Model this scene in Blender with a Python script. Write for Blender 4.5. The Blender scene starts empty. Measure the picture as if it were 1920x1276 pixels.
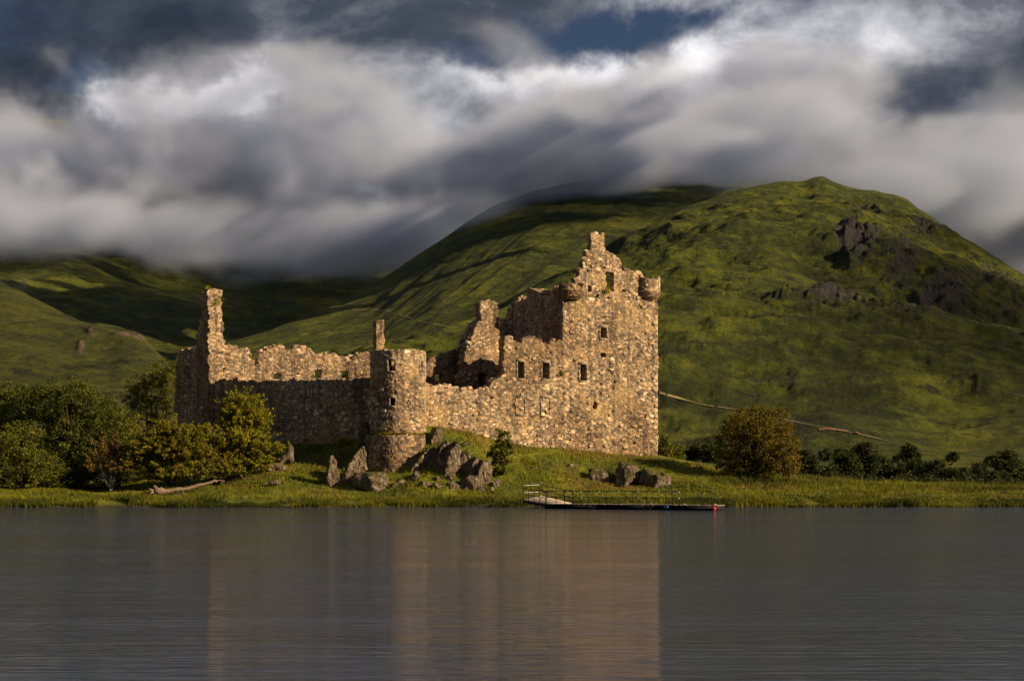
import bpy, bmesh, math, random
import numpy as np
from mathutils import Vector, Matrix

random.seed(7)
RNG = np.random.default_rng(7)
SC = bpy.context.scene
COL = SC.collection
R = math.radians

# ------------------------------------------------------------------ camera
CAM_H = 2.5          # eye height above the loch
FPX = 1920 * 50 / 36 # focal length in photo pixels
HOR = 900            # photo row of the horizon
cam = bpy.data.cameras.new('camera')
cam.lens = 50; cam.sensor_width = 36
cam.shift_y = (HOR - 638) / 1920
cam.clip_start = 0.5; cam.clip_end = 40000
camo = bpy.data.objects.new('camera', cam); COL.objects.link(camo)
camo.location = (0, 0, CAM_H); camo.rotation_euler = (R(90), 0, 0)
SC.camera = camo

# ------------------------------------------------------------------ sun, sky, exposure
SUN_EL = R(24)
SUN_DIR = Vector((0.94, -0.34, 0)).normalized() * math.cos(SUN_EL) + Vector((0, 0, math.sin(SUN_EL)))
sun = bpy.data.lights.new('sun', 'SUN'); sun.energy = 5.0; sun.angle = R(0.6); sun.color = (1.0, 0.775, 0.48)
suno = bpy.data.objects.new('sun', sun); COL.objects.link(suno)
suno.rotation_euler = SUN_DIR.to_track_quat('Z', 'Y').to_euler()
suno.location = SUN_DIR * 300

SC.view_settings.view_transform = 'Standard'; SC.view_settings.look = 'None'
SC.view_settings.exposure = 0.55; SC.view_settings.gamma = 1.0
SC.view_settings.use_curve_mapping = False
SC.render.engine = 'CYCLES'
SC.cycles.max_bounces = 5; SC.cycles.diffuse_bounces = 2; SC.cycles.glossy_bounces = 2
SC.cycles.transparent_max_bounces = 8; SC.cycles.volume_bounces = 2
SC.cycles.use_denoising = True
SC.cycles.volume_step_rate = 3.0; SC.cycles.volume_max_steps = 96
SC.cycles.caustics_reflective = False; SC.cycles.caustics_refractive = False

class NT:
    """small helper for building node trees"""
    def __init__(s, tree):
        s.t = tree; tree.nodes.clear()
    def n(s, typ, **kw):
        nd = s.t.nodes.new(typ)
        ins = kw.pop('i', {})
        for k, v in kw.items(): setattr(nd, k, v)
        for k, v in ins.items(): s.set(nd.inputs[k], v)
        return nd
    def set(s, sock, v):
        if isinstance(v, bpy.types.NodeSocket): s.t.links.new(v, sock)
        elif isinstance(v, bpy.types.Node): s.t.links.new(v.outputs[0], sock)
        else:
            if sock.type == 'RGBA' and len(v) == 3: v = (*v, 1)
            sock.default_value = v
    def m(s, op, a, b=None, c=None, clamp=False):
        nd = s.t.nodes.new('ShaderNodeMath'); nd.operation = op; nd.use_clamp = clamp
        for k, v in enumerate((a, b, c)):
            if v is not None: s.set(nd.inputs[k], v)
        return nd.outputs[0]
    def mix(s, f, a, b, blend='MIX'):
        nd = s.t.nodes.new('ShaderNodeMix'); nd.data_type = 'RGBA'; nd.blend_type = blend
        s.set(nd.inputs[0], f); s.set(nd.inputs[6], a); s.set(nd.inputs[7], b)
        return nd.outputs[2]
    def ss(s, x, lo, hi, a=0.0, b=1.0):
        nd = s.t.nodes.new('ShaderNodeMapRange'); nd.interpolation_type = 'SMOOTHSTEP'
        s.set(nd.inputs[0], x)
        for k, v in zip((1, 2, 3, 4), (lo, hi, a, b)): s.set(nd.inputs[k], v)
        return nd.outputs[0]
    def noise(s, vec, scale, detail=4, rough=0.55, dist=0.0):
        nd = s.n('ShaderNodeTexNoise', i={'Scale': scale, 'Detail': detail, 'Roughness': rough, 'Distortion': dist})
        if vec is not None: s.set(nd.inputs['Vector'], vec)
        return nd.outputs[0]
    def ramp(s, f, stops, interp='LINEAR'):
        nd = s.t.nodes.new('ShaderNodeValToRGB'); nd.color_ramp.interpolation = interp
        el = nd.color_ramp.elements
        while len(el) < len(stops): el.new(0.5)
        for e, (p, c) in zip(el, stops): e.position = p; e.color = (*c, 1)
        s.set(nd.inputs[0], f)
        return nd.outputs[0]
    def scalev(s, vec, sc):
        nd = s.t.nodes.new('ShaderNodeVectorMath'); nd.operation = 'MULTIPLY'
        s.set(nd.inputs[0], vec); nd.inputs[1].default_value = sc
        return nd.outputs[0]

world = bpy.data.worlds.new('World'); SC.world = world; world.use_nodes = True
world.cycles.sampling_method = 'MANUAL'; world.cycles.sample_map_resolution = 256
def build_world():
    w = NT(world.node_tree)
    out = w.n('ShaderNodeOutputWorld'); bg = w.n('ShaderNodeBackground')
    sky = w.n('ShaderNodeTexSky', sky_type='NISHITA', sun_disc=False)
    sky.sun_elevation = SUN_EL
    sky.sun_rotation = math.atan2(SUN_DIR.x, SUN_DIR.y)
    sky.altitude = 50; sky.air_density = 1.0; sky.dust_density = 0.6; sky.ozone_density = 1.6
    tc = w.n('ShaderNodeTexCoord').outputs['Generated']
    sx = w.n('ShaderNodeSeparateXYZ', i={0: tc})
    X, Y, Z = sx.outputs
    # a broken cloud deck seen in perspective, wrapping the whole sky
    st = w.scalev(tc, (1.0, 1.0, 1.75))
    big = w.noise(st, 3.1, 5, 0.52, 0.35)
    fine = w.noise(st, 9.0, 7, 0.60, 0.35)
    wcol = w.n('ShaderNodeTexNoise', i={'Scale': 13.0, 'Detail': 6, 'Roughness': 0.62, 'Vector': tc}).outputs[1]
    ws = w.n('ShaderNodeSeparateXYZ', i={0: wcol})
    wu = w.m('MULTIPLY_ADD', ws.outputs[0], .11, -.055); wv = w.m('MULTIPLY_ADD', ws.outputs[1], .075, -.0375)
    def lobe(x, y, rx, ry):       # a soft patch of cloud or gap around one direction of the sky
        u0, v0 = (x - 960) / FPX, (HOR - y) / FPX
        yy = w.m('MAXIMUM', Y, 0.05)
        du = w.m('DIVIDE', w.m('SUBTRACT', w.m('ADD', w.m('DIVIDE', X, yy), wu), u0), rx / FPX)
        dv = w.m('DIVIDE', w.m('SUBTRACT', w.m('ADD', w.m('DIVIDE', Z, yy), wv), v0), ry / FPX)
        r2 = w.m('ADD', w.m('MULTIPLY', du, du), w.m('MULTIPLY', dv, dv))
        return w.m('EXPONENT', w.m('MULTIPLY', r2, -1.0))
    b = w.m('ADD', w.m('MULTIPLY', big, 0.9), w.m('MULTIPLY_ADD', fine, 0.75, -0.335))
    for (x, y, rx, ry, a) in BRIGHT:
        b = w.m('ADD', b, w.m('MULTIPLY', lobe(x, y, rx, ry), a))
    cloud = w.ramp(b, [(0.30, (0.020, 0.026, 0.040)), (0.45, (0.044, 0.053, 0.074)), (0.56, (0.115, 0.122, 0.145)), (0.70, (0.36, 0.36, 0.39)), (0.86, (0.70, 0.69, 0.70))])
    cov = w.m('MULTIPLY_ADD', w.noise(w.scalev(tc, (1.0, 1.0, 2.2)), 4.2, 6, 0.58, 0.3), 1.5, -.22)
    for (x, y, rx, ry, a) in GAPS:
        cov = w.m('SUBTRACT', cov, w.m('MULTIPLY', lobe(x, y, rx, ry), a))
    k = w.ss(cov, 0.14, 0.46)
    blue = w.mix(1.0, sky.outputs[0], (0.020, 0.0205, 0.0245), 'MULTIPLY')
    c = w.mix(k, blue, cloud)
    w.set(bg.inputs[0], c); bg.inputs[1].default_value = 1.0
    w.set(out.inputs[0], bg)
BRIGHT = [(245, 178, 80, 42, .38), (385, 170, 95, 40, .34), (470, 150, 60, 26, .22), (620, 300, 300, 130, .14), (1420, 70, 300, 90, .12), (1620, 40, 260, 90, .10), (1800, 110, 260, 90, .13), (1250, 125, 220, 40, .16), (930, 150, 90, 30, .14), (300, 30, 800, 90, -.10), (1000, 60, 300, 60, -.08), (1650, 330, 300, 120, -.08)]
GAPS = [(1260, 48, 190, 50, .34), (900, 105, 260, 44, .30), (1080, 60, 200, 46, .2), (180, 150, 120, 34, .2), (560, 108, 180, 26, .18)]
build_world()

# ------------------------------------------------------------------ helpers
def W(x, y, Y):
    """a point of the place from photo pixel and real distance"""
    return ((x - 960) * Y / FPX, Y, CAM_H + (HOR - y) * Y / FPX)
def PX(x, Y): return (x - 960) * Y / FPX
def PZ(y, Y): return CAM_H + (HOR - y) * Y / FPX

def hash3(ix, iy, iz, seed):
    h = (ix.astype(np.int64) * 374761393 + iy.astype(np.int64) * 668265263 + iz.astype(np.int64) * 2147483647 + seed * 974634777) & 0xFFFFFFFF
    h = ((h ^ (h >> 13)) * 1274126177) & 0xFFFFFFFF
    h = (h ^ (h >> 16)) & 0xFFFFFFFF
    h = (h * 2246822519) & 0xFFFFFFFF
    h = h ^ (h >> 15)
    return (h & 0xFFFFFF) / float(0x1000000)
def vnoise(x, y, seed=0):
    x = np.asarray(x, float); y = np.asarray(y, float)
    xi = np.floor(x); yi = np.floor(y); fx = x - xi; fy = y - yi
    fx = fx * fx * fx * (fx * (fx * 6 - 15) + 10); fy = fy * fy * fy * (fy * (fy * 6 - 15) + 10)
    z = np.zeros_like(xi)
    a = hash3(xi, yi, z, seed); b = hash3(xi + 1, yi, z, seed); c = hash3(xi, yi + 1, z, seed); d = hash3(xi + 1, yi + 1, z, seed)
    return (a + (b - a) * fx) * (1 - fy) + (c + (d - c) * fx) * fy - 0.5
def fbm(x, y, octv=5, seed=0, gain=0.5, lac=2.07):
    s = 0; a = 1.0
    x = np.asarray(x, float); y = np.asarray(y, float)
    for k in range(octv):
        s = s + a * vnoise(x, y, seed + k * 17); a *= gain
        x, y = (x * 0.8 - y * 0.6) * lac + 11.3, (x * 0.6 + y * 0.8) * lac - 7.7
    return s
def ridged(x, y, octv=4, seed=0):
    s = 0; a = 1.0
    for k in range(octv):
        s = s + a * (0.5 - np.abs(vnoise(x, y, seed + k * 13)) * 2); a *= 0.5
        x, y = (x * 0.8 - y * 0.6) * 2.1 + 3.3, (x * 0.6 + y * 0.8) * 2.1 + 9.1
    return s

def mesh_obj(name, verts, faces, mat, parent=None, attrs=None, smooth=False, loc=None):
    """verts Nx3 array; faces: list of arrays (Mx3 or Mx4)"""
    me = bpy.data.meshes.new(name)
    verts = np.asarray(verts, np.float32)
    if loc is not None: verts = verts - np.asarray(loc, np.float32)
    fl = [np.asarray(f, np.int32) for f in (faces if isinstance(faces, (list, tuple)) else [faces]) if len(f)]
    nl = sum(f.size for f in fl); nf = sum(len(f) for f in fl)
    me.vertices.add(len(verts)); me.vertices.foreach_set('co', verts.ravel())
    me.loops.add(nl); me.polygons.add(nf)
    me.loops.foreach_set('vertex_index', np.concatenate([f.ravel() for f in fl]))
    tot = np.concatenate([np.full(len(f), f.shape[1], np.int32) for f in fl])
    st = np.zeros(nf, np.int32); st[1:] = np.cumsum(tot)[:-1]
    me.polygons.foreach_set('loop_start', st)
    me.polygons.foreach_set('loop_total', tot)
    if smooth: me.polygons.foreach_set('use_smooth', np.ones(nf, bool))
    for k, v in (attrs or {}).items():
        a = me.attributes.new(k, 'FLOAT', 'POINT'); a.data.foreach_set('value', np.asarray(v, np.float32))
    me.update(calc_edges=True)
    if mat: me.materials.append(mat)
    o = bpy.data.objects.new(name, me); COL.objects.link(o)
    if loc is not None: o.location = loc
    if parent is not None: put(o, parent)
    return o
def put(o, parent):
    """child keeps its place in the world (parents are never rotated or scaled)"""
    o.parent = parent
    base = Vector(parent.location)
    p = parent.parent
    while p is not None: base += Vector(p.location); p = p.parent
    o.location = Vector(o.location) - base
def empty(name, loc):
    o = bpy.data.objects.new(name, None); COL.objects.link(o); o.location = loc
    o.empty_display_size = 0.5
    return o
def tag(o, label=None, cat=None, group=None, kind=None):
    if label: o['label'] = label
    if cat: o['category'] = cat
    if group: o['group'] = group
    if kind: o['kind'] = kind
    return o
def box_vf(cx, cy, cz, sx, sy, sz, ax=(1, 0, 0), ay=(0, 1, 0), az=(0, 0, 1)):
    ax, ay, az = (np.array(a, float) for a in (ax, ay, az))
    v = []
    for k in (-1, 1):
        for j in (-1, 1):
            for i in (-1, 1): v.append(np.array((cx, cy, cz)) + ax * i * sx / 2 + ay * j * sy / 2 + az * k * sz / 2)
    f = np.array([(0, 2, 3, 1), (4, 5, 7, 6), (0, 1, 5, 4), (2, 6, 7, 3), (0, 4, 6, 2), (1, 3, 7, 5)])
    return np.array(v), f
def join(parts):
    vs = []; fs = []; o = 0
    for v, f in parts:
        vs.append(v); fs.append(f + o); o += len(v)
    return np.concatenate(vs), np.concatenate(fs)
def tube_vf(pts, rad, seg=6, cap=True):
    pts = np.asarray(pts, float); n = len(pts); rad = np.broadcast_to(np.asarray(rad, float), (n,))
    d = np.gradient(pts, axis=0); d /= np.linalg.norm(d, axis=1)[:, None] + 1e-9
    ref = np.where(np.abs(d[:, 2:3]) > 0.9, np.array([[1.0, 0, 0]]), np.array([[0, 0, 1.0]]))
    a = np.cross(d, ref); a /= np.linalg.norm(a, axis=1)[:, None] + 1e-9
    b = np.cross(d, a)
    th = np.arange(seg) / seg * 2 * math.pi
    v = pts[:, None, :] + rad[:, None, None] * (np.cos(th)[None, :, None] * a[:, None, :] + np.sin(th)[None, :, None] * b[:, None, :])
    v = v.reshape(-1, 3)
    i = np.arange(n - 1)[:, None] * seg; j = np.arange(seg)[None, :]; j2 = (j + 1) % seg
    f = np.stack([i + j, i + j2, i + seg + j2, i + seg + j], -1).reshape(-1, 4)
    if cap:
        v = np.concatenate([v, pts[:1], pts[-1:]])
        c0, c1 = n * seg, n * seg + 1
        q = np.arange(0, seg)
        f = np.concatenate([f, np.stack([np.full(seg, c0), (q + 1) % seg, q, q], -1)[:, [0, 1, 2, 2]][:, :4] * 0 + np.stack([np.full(seg, c0), (q + 1) % seg, q, np.full(seg, c0)], -1)]) if False else f
        ends = [np.arange(seg)[::-1], np.arange(seg) + (n - 1) * seg]
        if seg == 4: f = np.concatenate([f, np.array(ends)])
        elif seg == 6: f = np.concatenate([f] + [np.array([[e[0], e[1], e[2], e[3]], [e[0], e[3], e[4], e[5]]]) for e in ends])
        elif seg == 8: f = np.concatenate([f] + [np.array([[e[0], e[1], e[2], e[3]], [e[0], e[3], e[4], e[7]], [e[4], e[5], e[6], e[7]]]) for e in ends])
    return v, f

# ------------------------------------------------------------------ materials
def new_mat(name):
    m = bpy.data.materials.new(name); m.use_nodes = True
    t = NT(m.node_tree)
    out = t.n('ShaderNodeOutputMaterial'); p = t.n('ShaderNodeBsdfPrincipled')
    t.set(out.inputs[0], p)
    p.inputs['Specular IOR Level'].default_value = 0.25
    p.inputs['Roughness'].default_value = 0.9
    return m, t, p, out
def attr(t, name): return t.n('ShaderNodeAttribute', attribute_name=name).outputs['Fac']
def bump(t, p, h, strength, dist):
    b = t.n('ShaderNodeBump', i={'Strength': strength, 'Distance': dist, 'Height': h}); t.set(p.inputs['Normal'], b)

def stone_mat(name, stops, warm=1.0):
    m, t, p, _ = new_mat(name)
    r1, r2, mo = attr(t, 'stone_hue'), attr(t, 'stone_tone'), attr(t, 'joint')
    pos = t.n('ShaderNodeNewGeometry').outputs['Position']
    base = t.ramp(r1, stops)
    tone = t.m('MULTIPLY_ADD', r2, 1.15, 0.66)
    base = t.mix(1.0, base, t.n('ShaderNodeCombineColor', i={0: tone, 1: tone, 2: tone}).outputs[0], 'MULTIPLY')
    joint = t.mix(t.noise(pos, 0.9, 3), (0.055, 0.040, 0.026), (0.22, 0.165, 0.105))
    c = t.mix(t.m('MULTIPLY', mo, 0.85), base, joint)
    # weather stains running down, lichen and damp in patches of their own
    streak = t.noise(t.scalev(pos, (1.0, 1.0, 0.12)), 1.3, 4, 0.6)
    c = t.mix(t.ss(streak, 0.50, 0.68, 0, 0.7), c, (0.075, 0.055, 0.042))
    lich = t.noise(pos, 2.6, 4, 0.65)
    c = t.mix(t.ss(lich, 0.64, 0.74, 0, 0.6), c, (0.50, 0.43, 0.32))
    ochre = t.noise(pos, 0.33, 3, 0.5)
    c = t.mix(t.ss(ochre, 0.52, 0.68, 0, 0.32), c, (0.56, 0.36, 0.13))
    wash = t.noise(t.scalev(pos, (1, 1, .6)), 0.17, 4, 0.55)
    c = t.mix(t.ss(wash, 0.45, 0.62, 0, .62), c, t.mix(1.0, c, (0.42, 0.36, 0.32), 'MULTIPLY'))
    moss = t.noise(pos, 0.8, 4, 0.6)
    c = t.mix(t.ss(moss, 0.66, 0.78, 0, 0.6), c, (0.085, 0.10, 0.022))
    t.set(p.inputs['Base Color'], c)
    bump(t, p, t.noise(pos, 14, 4, 0.7), 0.5, 0.04)
    return m
STONE_STOPS = [(0.0, (0.09, 0.066, 0.048)), (0.20, (0.21, 0.155, 0.105)), (0.42, (0.41, 0.30, 0.20)), (0.56, (0.41, 0.25, 0.125)), (0.72, (0.58, 0.46, 0.31)), (0.86, (0.48, 0.27, 0.12)), (0.95, (0.52, 0.40, 0.27)), (1.0, (0.70, 0.61, 0.47))]
M_STONE = stone_mat('rubble_stone', STONE_STOPS)
def dressed():
    m, t, p, _ = new_mat('dressed_stone')
    pos = t.n('ShaderNodeNewGeometry').outputs['Position']
    c = t.mix(t.noise(pos, 1.7, 4), (0.20, 0.155, 0.11), (0.40, 0.32, 0.23))
    t.set(p.inputs['Base Color'], c); bump(t, p, t.noise(pos, 20, 4), 0.4, 0.03)
    return m
M_DRESSED = dressed()
def loose():
    m, t, p, _ = new_mat('loose_stone')
    oi = t.n('ShaderNodeObjectInfo').outputs['Random']
    pos = t.n('ShaderNodeNewGeometry').outputs['Position']
    c = t.ramp(oi, STONE_STOPS)
    c = t.mix(t.ss(t.noise(pos, 5, 4), 0.45, 0.7, 0, 0.5), c, (0.45, 0.41, 0.34))
    t.set(p.inputs['Base Color'], c); bump(t, p, t.noise(pos, 16, 4), 0.6, 0.04)
    return m
M_LOOSE = loose()
def rockmat():
    m, t, p, _ = new_mat('outcrop_rock')
    tc = t.n('ShaderNodeNewGeometry'); pos = tc.outputs['Position']
    c = t.mix(t.noise(t.scalev(pos, (1, 1, .6)), 1.1, 6, 0.65), (0.055, 0.040, 0.028), (0.40, 0.28, 0.18))
    lich = t.noise(pos, 2.0, 6, 0.75)
    c = t.mix(t.ss(lich, 0.51, 0.60, 0, 0.85), c, (0.60, 0.53, 0.42))
    mossn = t.noise(pos, 0.9, 4, 0.6)
    nz = t.n('ShaderNodeSeparateXYZ', i={0: tc.outputs['Normal']}).outputs[2]
    c = t.mix(t.m('MULTIPLY', t.ss(mossn, 0.40, 0.56), t.ss(nz, 0.15, 0.65, 0.12, 1.0)), c, (0.105, 0.105, 0.014))
    c = t.mix(t.ss(t.noise(pos, 1.9, 4), 0.62, 0.75, 0, 0.6), c, (0.22, 0.10, 0.025))
    t.set(p.inputs['Base Color'], c)
    crk = t.n('ShaderNodeTexVoronoi', feature='DISTANCE_TO_EDGE', i={'Scale': 1.3, 'Vector': t.scalev(pos, (1.4, 1.4, .55))}).outputs['Distance']
    bump(t, p, t.m('ADD', t.noise(t.scalev(pos, (1.6, 1.6, .6)), 4.0, 7, 0.75), t.m('MULTIPLY', t.ss(crk, 0.0, 0.10), .5)), 1.0, 0.6)
    return m
M_ROCK = rockmat()
def grassground():
    m, t, p, _ = new_mat('turf')
    pos = t.n('ShaderNodeNewGeometry').outputs['Position']
    a = t.noise(t.scalev(pos, (1, .6, 1)), 0.22, 5, 0.6); b = t.noise(pos, 2.4, 4, 0.65)
    c = t.ramp(a, [(0.30, (0.036, 0.050, 0.006)), (0.47, (0.105, 0.125, 0.010)), (0.60, (0.185, 0.185, 0.012)), (0.75, (0.190, 0.150, 0.020))])
    c = t.mix(t.ss(b, 0.5, 0.75, 0, .6), c, (0.025, 0.035, 0.006))
    c = t.mix(t.ss(t.noise(pos, 0.13, 4), 0.60, 0.72, 0, .55), c, (0.19, 0.10, 0.025))
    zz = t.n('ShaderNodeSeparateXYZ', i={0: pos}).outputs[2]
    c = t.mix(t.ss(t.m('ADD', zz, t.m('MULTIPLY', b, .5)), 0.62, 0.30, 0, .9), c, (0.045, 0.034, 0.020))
    t.set(p.inputs['Base Color'], c); bump(t, p, t.noise(pos, 3.5, 5, 0.7), 0.8, 0.35)
    return m
M_TURF = grassground()
def hillmat(name, scale, cols, rockc, specks=0.0):
    m, t, p, _ = new_mat(name)
    pos = t.n('ShaderNodeNewGeometry').outputs['Position']
    k = 1.0 / scale
    a = t.noise(t.scalev(pos, (k, k * .8, k * 1.5)), 1.0, 6, 0.62, 0.4)
    b = t.noise(pos, 7.0 * k, 5, 0.65)
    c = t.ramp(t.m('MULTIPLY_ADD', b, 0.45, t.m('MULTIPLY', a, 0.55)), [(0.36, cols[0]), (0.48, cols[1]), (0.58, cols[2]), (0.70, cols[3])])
    rk = attr(t, 'rock')
    rn = t.noise(t.scalev(pos, (1, 1, .45)), 12 * k, 5, 0.7)
    c = t.mix(t.ss(t.m('ADD', rk, t.m('MULTIPLY', t.m('SUBTRACT', rn, .5), 1.5)), 0.42, 0.62, 0, .92), c, t.mix(t.noise(pos, 26 * k, 4, .7), (rockc[0] * .45, rockc[1] * .45, rockc[2] * .45), rockc))
    hn = t.noise(t.scalev(pos, (1, 1, 1.4)), 4.2 * k, 5, 0.7)
    c = t.mix(t.ss(hn, 0.55, 0.65, 0, .8), c, (0.022, 0.021, 0.012))
    hm = t.noise(t.scalev(pos, (1, 1, 1.6)), 1.7 * k, 5, 0.65)
    c = t.mix(t.ss(hm, 0.52, 0.64, 0, .5), c, (0.020, 0.022, 0.009))
    fl = t.noise(pos, 34 * k, 4, 0.7)
    c = t.mix(t.ss(fl, 0.56, 0.66, 0, .55), c, (0.016, 0.017, 0.009))
    c = t.mix(t.ss(fl, 0.36, 0.28, 0, .6), c, (0.26, 0.22, 0.10))
    vo = t.n('ShaderNodeTexVoronoi', i={'Scale': 24 * k, 'Vector': pos}); vd = vo.outputs['Distance']
    c = t.mix(t.ss(vd, 0.20, 0.10, 0, .8), c, t.mix(t.n('ShaderNodeSeparateXYZ', i={0: vo.outputs['Color']}).outputs[0], (0.012, 0.014, 0.008), (0.10, 0.09, 0.075)))
    t.set(p.inputs['Base Color'], c)
    bump(t, p, t.m('ADD', t.noise(pos, 9 * k, 8, 0.74), t.m('MULTIPLY', rk, rn)), 1.0, scale * 0.14)
    return m

def leafmat(name, dark, light, tint, tintamt=0.35):
    m, t, p, out = new_mat(name)
    r = attr(t, 'leaf_tone')
    pos = t.n('ShaderNodeNewGeometry').outputs['Position']
    c = t.mix(r, dark, light)
    c = t.mix(t.ss(t.noise(pos, 0.55, 3), 0.48, 0.62, 0, tintamt), c, tint)
    t.set(p.inputs['Base Color'], c); p.inputs['Roughness'].default_value = 0.7
    tr = t.n('ShaderNodeBsdfTranslucent', i={0: c})
    mx = t.n('ShaderNodeMixShader', i={0: 0.36, 1: p.outputs[0], 2: tr.outputs[0]})
    t.set(out.inputs[0], mx)
    return m
def simple(name, col, rough=0.8, metal=0.0, var=0.35, scale=3.0):
    m, t, p, _ = new_mat(name)
    pos = t.n('ShaderNodeNewGeometry').outputs['Position']
    c2 = tuple(x * (1 - var) for x in col)
    t.set(p.inputs['Base Color'], t.mix(t.noise(pos, scale, 4, .6), c2, col))
    p.inputs['Roughness'].default_value = rough; p.inputs['Metallic'].default_value = metal
    return m
M_BARK = simple('bark', (0.085, 0.062, 0.042), var=0.6, scale=5)
M_DRIFT = simple('driftwood', (0.30, 0.20, 0.145), var=0.6, scale=4)
M_STEEL = simple('painted_steel', (0.035, 0.034, 0.032), rough=0.5, metal=0.3)
M_GALV = simple('galvanised_steel', (0.55, 0.54, 0.50), rough=0.45, metal=0.2, var=.2)
M_DECK = simple('weathered_deck', (0.36, 0.29, 0.22), var=.4, scale=6)
M_RAMP = simple('pale_deck', (0.55, 0.46, 0.36), var=.3, scale=6)
M_FLOAT = simple('float_side', (0.012, 0.011, 0.010), rough=.7)
M_RED = simple('red_buoy', (0.65, 0.03, 0.02), rough=.4, var=.2)
M_BLUE = simple('blue_plate', (0.12, 0.28, 0.62), rough=.4, var=.2)
M_PINEWOOD = simple('pale_timber', (0.42, 0.30, 0.14), var=.3)

# ------------------------------------------------------------------ ground
def tps(pts):
    P = np.array(pts, float); xy = P[:, :2]; z = P[:, 2]
    d = np.linalg.norm(xy[:, None] - xy[None], axis=2)
    K = np.where(d > 0, d * d * np.log(d + 1e-9), 0) + np.eye(len(P)) * 1.5
    A = np.zeros((len(P) + 3, len(P) + 3)); A[:len(P), :len(P)] = K
    A[:len(P), -3] = 1; A[:len(P), -2:] = xy; A[-3, :len(P)] = 1; A[-2:, :len(P)] = xy.T
    s = np.linalg.solve(A, np.concatenate([z, np.zeros(3)]))
    def f(x, y):
        sh = np.shape(x); x = np.ravel(x); y = np.ravel(y); o = s[-3] + s[-2] * x + s[-1] * y
        for (a, b), c in zip(xy, s[:len(P)]):
            r2 = (x - a) ** 2 + (y - b) ** 2
            o = o + c * 0.5 * r2 * np.log(r2 + 1e-9)
        return o.reshape(sh)
    return f
def shore(x):
    x = np.asarray(x, float)
    return 133.2 + 2.6 * fbm(x * 0.045, x * 0 + 3.3, 5, 5, .6)
def bank(x, y):
    """bank profile away from the castle knoll"""
    sl = shore(x)
    d = np.asarray(y, float) - sl
    return np.interp(d, [-60, -6, 0, 2.5, 7, 30, 120, 400, 6000], [-6, -1.0, 0.05, 0.75, 1.35, 1.6, 1.9, 2.2, 2.4])
_K = [ # photo pixel, distance
 (770, 800, 149), (800, 796, 150.3), (870, 806, 151.8), (950, 826, 153.9), (1055, 841, 156.2), (1150, 848, 158.8), (1232, 855, 161), (1300, 868, 160), (1360, 882, 158), (1420, 899, 155), (1490, 906, 156),
 (820, 824, 146.5), (855, 838, 145.5), (905, 856, 146), (960, 862, 147), (1050, 868, 149), (1150, 873, 150.5), (1245, 882, 151), (1320, 893, 150),
 (800, 905, 141.5), (860, 905, 141.5), (905, 910, 141.5), (960, 903, 142.5), (1050, 904, 143.5), (1150, 912, 143.5), (1250, 914, 144), (1340, 913, 144), (1450, 914, 144),
 (745, 882, 144.6), (700, 872, 146), (690, 850, 148.5), (650, 838, 151.5), (560, 836, 156), (500, 838, 159), (420, 845, 164), (340, 850, 171),
 (610, 878, 147), (545, 872, 149), (500, 884, 147), (600, 912, 141.5), (480, 912, 141.5), (400, 917, 141), (680, 918, 140.5), (745, 914, 141), (420, 890, 150), (340, 895, 152), (250, 905, 155)]
_pts = [W(*k) for k in _K] + [(-8, 160, 8.3), (-18, 162, 8.0), (-26, 166, 7.6), (4, 166, 7.2), (10, 172, 6.2), (-10, 174, 7.0), (-30, 178, 5.5), (-5, 184, 4.2), (15, 184, 4.0), (-25, 192, 2.6), (5, 196, 2.3), (-45, 180, 3.0), (-50, 165, 2.6), (30, 176, 3.2)]
_pts = [(a, b, c - float(bank(a, b))) for a, b, c in _pts]
for gx in np.linspace(-110, 110, 12):
    _pts += [(gx, 134, 0), (gx, 139, 0), (gx, 215, 0), (gx, 250, 0)]
for gy in (148, 160, 180, 200):
    _pts += [(-70, gy, 0), (-100, gy, 0), (48, gy, 0), (75, gy, 0), (110, gy, 0)]
_kn = tps(_pts)
def ground_h(x, y):
    x = np.asarray(x, float); y = np.asarray(y, float)
    k = _kn(x, y)
    fade = np.clip((y - 134) / 5, 0, 1) * np.clip((225 - y) / 30, 0, 1) * np.clip((95 - np.abs(x)) / 30, 0, 1)
    g = bank(x, y) + np.maximum(k, -0.3) * fade
    near = np.clip((y - 134) / 3, 0, 1)
    g = g + near * (0.35 * fbm(x * .22, y * .22, 4, 21) + 0.14 * fbm(x * .9, y * .9, 3, 31))
    far = np.clip((y - 260) / 500, 0, 1)
    return g + far * 3.0 * fbm(x * .012, y * .012, 4, 41)
def axis(fine0, fine1, step, far0, far1, g=1.16):
    a = list(np.arange(fine0, fine1, step)); s = step
    while a[-1] < far1: s *= g; a.append(a[-1] + s)
    s = step
    while a[0] > far0: s *= g; a.insert(0, a[0] - s)
    return np.array(a)
gx = axis(-62, 62, 0.45, -5200, 5200); gy = axis(131, 172, 0.4, 118, 7000)
GX, GY = np.meshgrid(gx, gy)
GZ = ground_h(GX, GY)
idx = np.arange(GX.size).reshape(GX.shape)
quads = np.stack([idx[:-1, :-1], idx[:-1, 1:], idx[1:, 1:], idx[1:, :-1]], -1).reshape(-1, 4)
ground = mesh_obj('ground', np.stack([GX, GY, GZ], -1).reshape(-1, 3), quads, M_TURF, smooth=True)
tag(ground, 'green turf bank and rocky knoll rising from the loch', kind='structure')

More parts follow.
